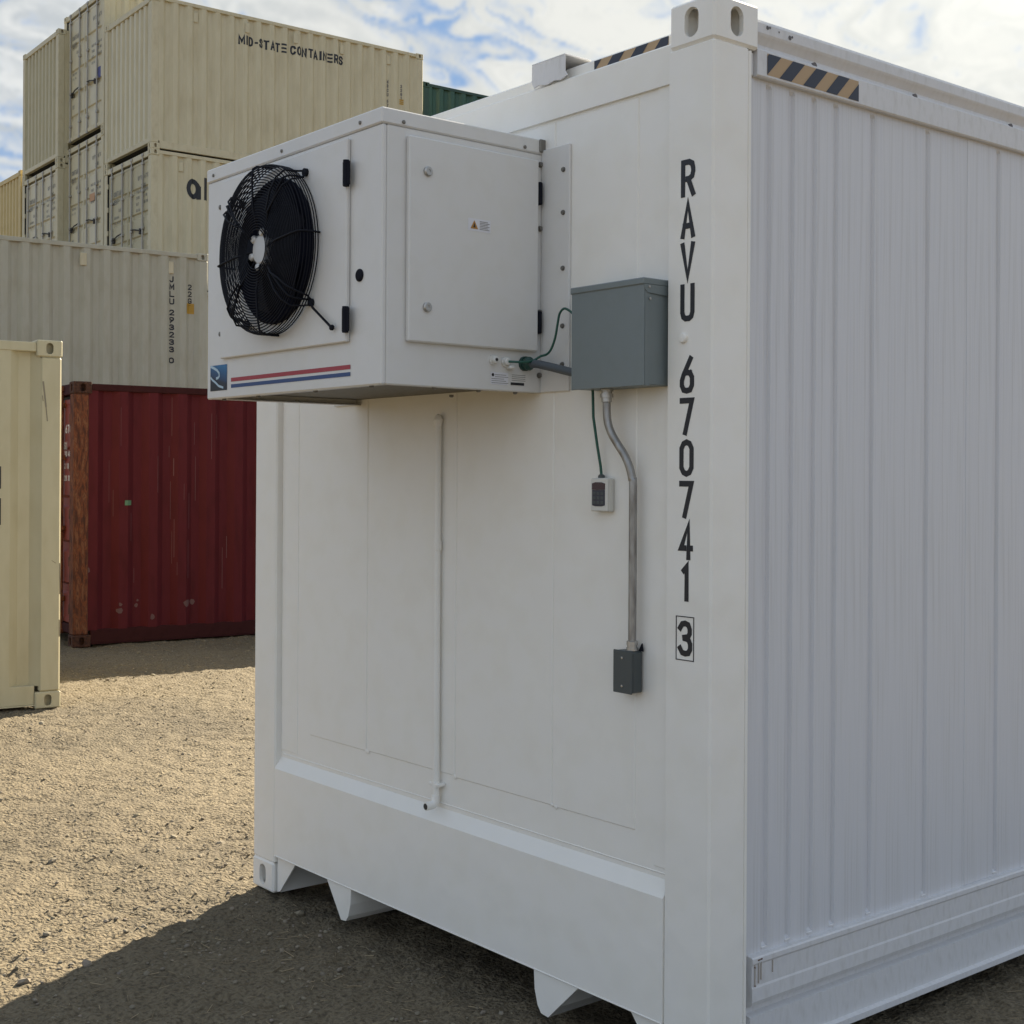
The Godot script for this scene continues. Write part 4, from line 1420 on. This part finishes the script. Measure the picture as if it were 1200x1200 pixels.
# ---------------------------------------------------------------- everything
func _ready():
	# camera: level, with the lens shifted down as the photograph is cropped, and rolled a third of a degree
	var cam := Camera3D.new()
	cam.name = "camera"
	var right := Vector3(0.77364, 0, 0.63363)
	var ahead := Vector3(0.63363, 0, -0.77364)
	var roll := deg_to_rad(0.341)
	cam.basis = Basis(right * cos(roll) + Vector3.UP * sin(roll), Vector3.UP * cos(roll) - right * sin(roll), -ahead)
	cam.position = Vector3(-2.6604, 1.6241, 2.4275)
	var near := 0.05
	cam.set_frustum(near * 2.0 * 600.0 / 1602.3, Vector2(0, -near * 39.81 / 1602.3), near, 3000.0)
	add_child(cam)
	cam.current = true

	var env := Environment.new()
	env.background_mode = Environment.BG_SKY
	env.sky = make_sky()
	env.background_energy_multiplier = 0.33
	env.tonemap_mode = Environment.TONE_MAPPER_LINEAR
	env.tonemap_exposure = 3.1
	env.sdfgi_enabled = true
	env.ssao_enabled = true
	env.ssil_enabled = true
	var we := WorldEnvironment.new()
	we.name = "environment"
	we.environment = env
	add_child(we)

	var sun := DirectionalLight3D.new()
	sun.name = "sun"
	sun.light_energy = 1.6
	sun.light_color = Color(1.0, 0.94, 0.83)
	sun.light_angular_distance = 0.6
	sun.shadow_enabled = true
	add_child(sun)
	sun.look_at_from_position(SUN * 50.0, Vector3.ZERO)

	make_materials()
	make_glyphs()
	make_ground()
	white_container()
	refrigeration_unit()
	electrics()
	yard()
	scatter()

func yard():
	var g := "containers stacked and parked around the yard"
	# rusty red one on the ground behind
	var red := yard_container("dark maroon container with rusted corner post and red door end", g, Vector3(2.45, -0.05, -10.52), -5.0, 6.058, 2.591,
		{"paint": "maroon_paint", "trim": "maroon_rail", "post": "rusted_steel", "casting": "rust_casting", "near": "doors", "door_paint": "red_door", "door_ink": "white_ink", "rod": "rusted_steel", "pitch": 0.30})
	red_wear(red)
	# cream one at the left edge, its end post towards us
	var jd := Vector3(cos(deg_to_rad(-6.0)), 0, -sin(deg_to_rad(-6.0)))
	var j := yard_container("clean cream container at the left edge standing in front of the red one", g, Vector3(1.005, -0.016, -7.07) - jd * 6.058, -6.0, 6.058, 2.591,
		{"paint": "buff_paint", "trim": "buff_paint", "pitch": 0.29, "texts": [["I", 5.532, 1.545, .2, .155, .14, .0, false, "black_ink"], ["I", 5.532, 1.34, .2, .095, .14, .0, false, "black_ink"]]})
	scuffs(j)
	# beige one on the second tier
	yard_container("faded beige container above the red one with small yellow height label", g, Vector3(7.44, 2.59, -17.62) - jd * 6.058, -6.0, 6.058, 2.591,
		{"paint": "beige_paint", "trim": "beige_paint", "pitch": 0.30, "vents": [4.08, 5.46], "vent": "cream_paint", "texts": [["JMLU 293233 0", 5.44, 2.10, .085, .095, .022, .022, true, "black_ink"], ["22G1", 5.74, 2.00, .07, .09, .018, .02, true, "black_ink"], ["E", 5.72, 1.62, .13, .13, .04, .0, true, "label_yellow"], ["E", 5.72, 1.655, .13, .13, .045, .0, true, "label_yellow"]]})
	var under := yard_container("beige container on the ground hidden behind the maroon one", g, Vector3(7.44, -0.04, -17.62) - jd * 6.058, -6.0, 6.058, 2.591, {"paint": "beige_paint", "trim": "beige_paint"})
	# the tall stack: cream boxes four high
	var a := -2.5
	yard_container("topmost cream container lettered MID-STATE CONTAINERS along its upper side", g, Vector3(8.30, 7.77, -21.68), a, 6.058, 2.896,
		{"paint": "cream_paint", "pitch": 0.29, "vents": [.90, 1.96, 3.02, 4.10, 5.22], "texts": [["MID-STATE", 1.79, 2.305, .104, .185, .037, .021, false, "black_ink"], ["CONTAINERS", 2.92, 2.315, .108, .185, .037, .021, false, "black_ink"], ["MSCU 670283 4", 5.18, 2.14, .05, .075, .02, .016, true, "grey_ink"], ["22G1", 5.52, 2.10, .045, .07, .018, .014, true, "grey_ink"], ["E", 5.50, 1.75, .09, .11, .03, .0, true, "label_yellow"]]})
	var b := yard_container("pale cream door-end container with large black letters beginning al", g, Vector3(8.30, 5.18, -21.68), a, 6.058, 2.591,
		{"paint": "cream_paint", "near": "doors", "pitch": 0.29, "vents": [.62], "door_paint": "buff_paint"})
	yard_container("high cream container showing door rods, between two corrugated ends", g, Vector3(8.52, 8.69, -24.43), a, 6.058, 2.896, {"paint": "cream_paint", "near": "doors", "marks": [[0.27, 1.13, 0.52, 1.36, "decal_blue"]]})
	yard_container("cream door-end container in the middle of the stack, under the highest one", g, Vector3(8.52, 5.79, -24.43), a, 6.058, 2.896, {"paint": "cream_paint", "near": "doors", "marks": [[0.58, 1.55, 0.88, 1.71, "decal_orange"]]})
	yard_container("cream container showing a blank corrugated end at the stack's upper left", g, Vector3(8.41, 8.38, -26.63), a, 6.058, 2.896, {"paint": "cream_paint", "end_paint": "buff_paint"})
	yard_container("cream door-end container under the blank corrugated end at the left", g, Vector3(8.41, 5.79, -26.63), a, 6.058, 2.591, {"paint": "cream_paint", "near": "doors"})
	yard_container("golden cream container end at the far left of the stack", g, Vector3(8.54, 5.79, -29.25), a, 6.058, 2.896, {"paint": "golden_paint", "trim": "golden_paint"})
	yard_container("dark green container behind the stack and the white container's roof", g, Vector3(14.88, 7.77, -22.16), a, 6.058, 2.591, {"paint": "green_paint", "trim": "green_trim", "pitch": 0.30})
	big_letters(b)
	# the tiers that carry them, out of sight behind the front row
	var n := 0
	for q in [[8.30, 0.0, -21.68, 2.591], [8.30, 2.591, -21.68, 2.591], [8.52, 0.0, -24.43, 2.896], [8.52, 2.896, -24.43, 2.896], [8.45, 0.0, -26.70, 2.896], [8.45, 2.896, -26.70, 2.896], [8.54, 0.0, -29.25, 2.896], [8.54, 2.896, -29.25, 2.896], [14.88, 0.0, -22.16, 2.591], [14.88, 2.591, -22.16, 2.591], [14.88, 5.18, -22.16, 2.591]]:
		var where: String = ["under the lettered containers", "under the middle door ends", "under the blank corrugated end", "under the golden end", "under the dark green container"][[0, 0, 1, 1, 2, 2, 3, 3, 4, 4, 4][n]]
		var tier: String = "ground tier" if q[1] == 0.0 else ("third tier" if q[1] > 5.0 else "second tier")
		yard_container("cream container on the %s %s" % [tier, where], g, Vector3(q[0], q[1], q[2]), a, 6.058, q[3], {"paint": "cream_paint"})
		n += 1

# the beginning of a word in large rounded letters, the rest is hidden behind the refrigeration unit
func big_letters(t: Node3D):
	var pts := side_profile(6.058, 0.29, 0.050, -0.016)
	var cuts: Array = pts.map(func(v): return v.x)
	var place := func(v, l): return Vector3(v.x, v.y, prof_at(pts, v.x) + l)
	var c := Vector2(0.862, 1.935)
	var q := []
	for k in 20:
		var a := TAU * k / 20.0
		var b := TAU * (k + 1) / 20.0
		q.append(PackedVector2Array([c + Vector2(cos(a) * .062, sin(a) * .098), c + Vector2(cos(b) * .062, sin(b) * .098), c + Vector2(cos(b) * .145, sin(b) * .195), c + Vector2(cos(a) * .145, sin(a) * .195)]))
	q.append(PackedVector2Array())
	q.append(PackedVector2Array([c + Vector2(.075, -.19), c + Vector2(.150, -.19), c + Vector2(.150, .06), c + Vector2(.075, .06)]))
	var m := Shape.new()
	lay(m, q, place, Vector3(0, 0, 1), cuts, 0.003)
	obj("letter", m, M.black_ink, t)
	m = Shape.new()
	lay(m, [PackedVector2Array([c + Vector2(.215, -.19), c + Vector2(.285, -.19), c + Vector2(.285, .24), c + Vector2(.215, .24)])], place, Vector3(0, 0, 1), cuts, 0.003)
	obj("letter", m, M.black_ink, t)

func red_wear(t: Node3D):
	var pts := side_profile(6.058, 0.30, 0.050, -0.016)
	var rng := RandomNumberGenerator.new()
	rng.seed = 9
	var m: Shape
	var cuts: Array = pts.map(func(v): return v.x)
	var place := func(v, l): return Vector3(v.x, v.y, prof_at(pts, v.x) + l)
	mat("maroon_scratch", Color(.13, .05, .05), 0.7)
	for q in [[.46, .34, .05], [.47, .40, .03], [.80, .26, .05], [1.16, .38, .06], [1.23, .39, .05], [.65, .38, .03], [.66, .43, .02], [.15, .75, .04], [.12, .50, .03]]:
		var p := []
		for k in 7: p.append(Vector2(q[0] + cos(TAU * k / 7) * q[2] * rng.randf_range(.4, .8), q[1] + sin(TAU * k / 7) * q[2] * rng.randf_range(.4, .8)))
		m = Shape.new()
		lay(m, [PackedVector2Array(p)], place, Vector3(0, 0, 1), cuts, 0.003)
		obj("scraped_paint", m, M.scraped, t)
	for k in 26:
		var x := rng.randf_range(.25, 2.2)
		var y := rng.randf_range(.4, 2.1)
		var l := rng.randf_range(.05, .5)
		var w := rng.randf_range(.003, .007)
		m = Shape.new()
		lay(m, [PackedVector2Array([Vector2(x, y), Vector2(x + w, y), Vector2(x + w, y + l), Vector2(x, y + l)])], place, Vector3(0, 0, 1), cuts, 0.002)
		obj("scratch", m, M.maroon_scratch, t)
	m = Shape.new()
	lay(m, [PackedVector2Array([Vector2(.51, 1.38), Vector2(.585, 1.382), Vector2(.585, 1.43), Vector2(.512, 1.43)])], func(v, u): return Vector3(v.x, v.y, prof_at(pts, v.x) + u), Vector3(0, 0, 1), pts.map(func(v): return v.x), 0.003)
	obj("green_mark", m, M.paint_green_spot, t)

func scuffs(t: Node3D):
	var m := Shape.new()
	for q in [[5.925, 2.30, 5.945, 2.12, .006], [5.945, 2.12, 5.955, 2.02, .004], [5.92, 2.20, 5.925, 2.16, .003], [6.045, 1.02, 6.047, .80, .004], [6.045, .62, 6.046, .50, .004], [5.99, 1.04, 6.02, 1.02, .002]]:
		var a := Vector2(q[0], q[1])
		var b := Vector2(q[2], q[3])
		var d: Vector2 = (b - a).normalized().orthogonal() * float(q[4])
		m.face([Vector3(a.x - d.x, a.y - d.y, -.0025), Vector3(b.x - d.x, b.y - d.y, -.0025), Vector3(b.x + d.x, b.y + d.y, -.0025), Vector3(a.x + d.x, a.y + d.y, -.0025)], Vector3(0, 0, 1))
	obj("scuff", m, mat("scuff_brown", Color(.22, .19, .13), 0.7), t)
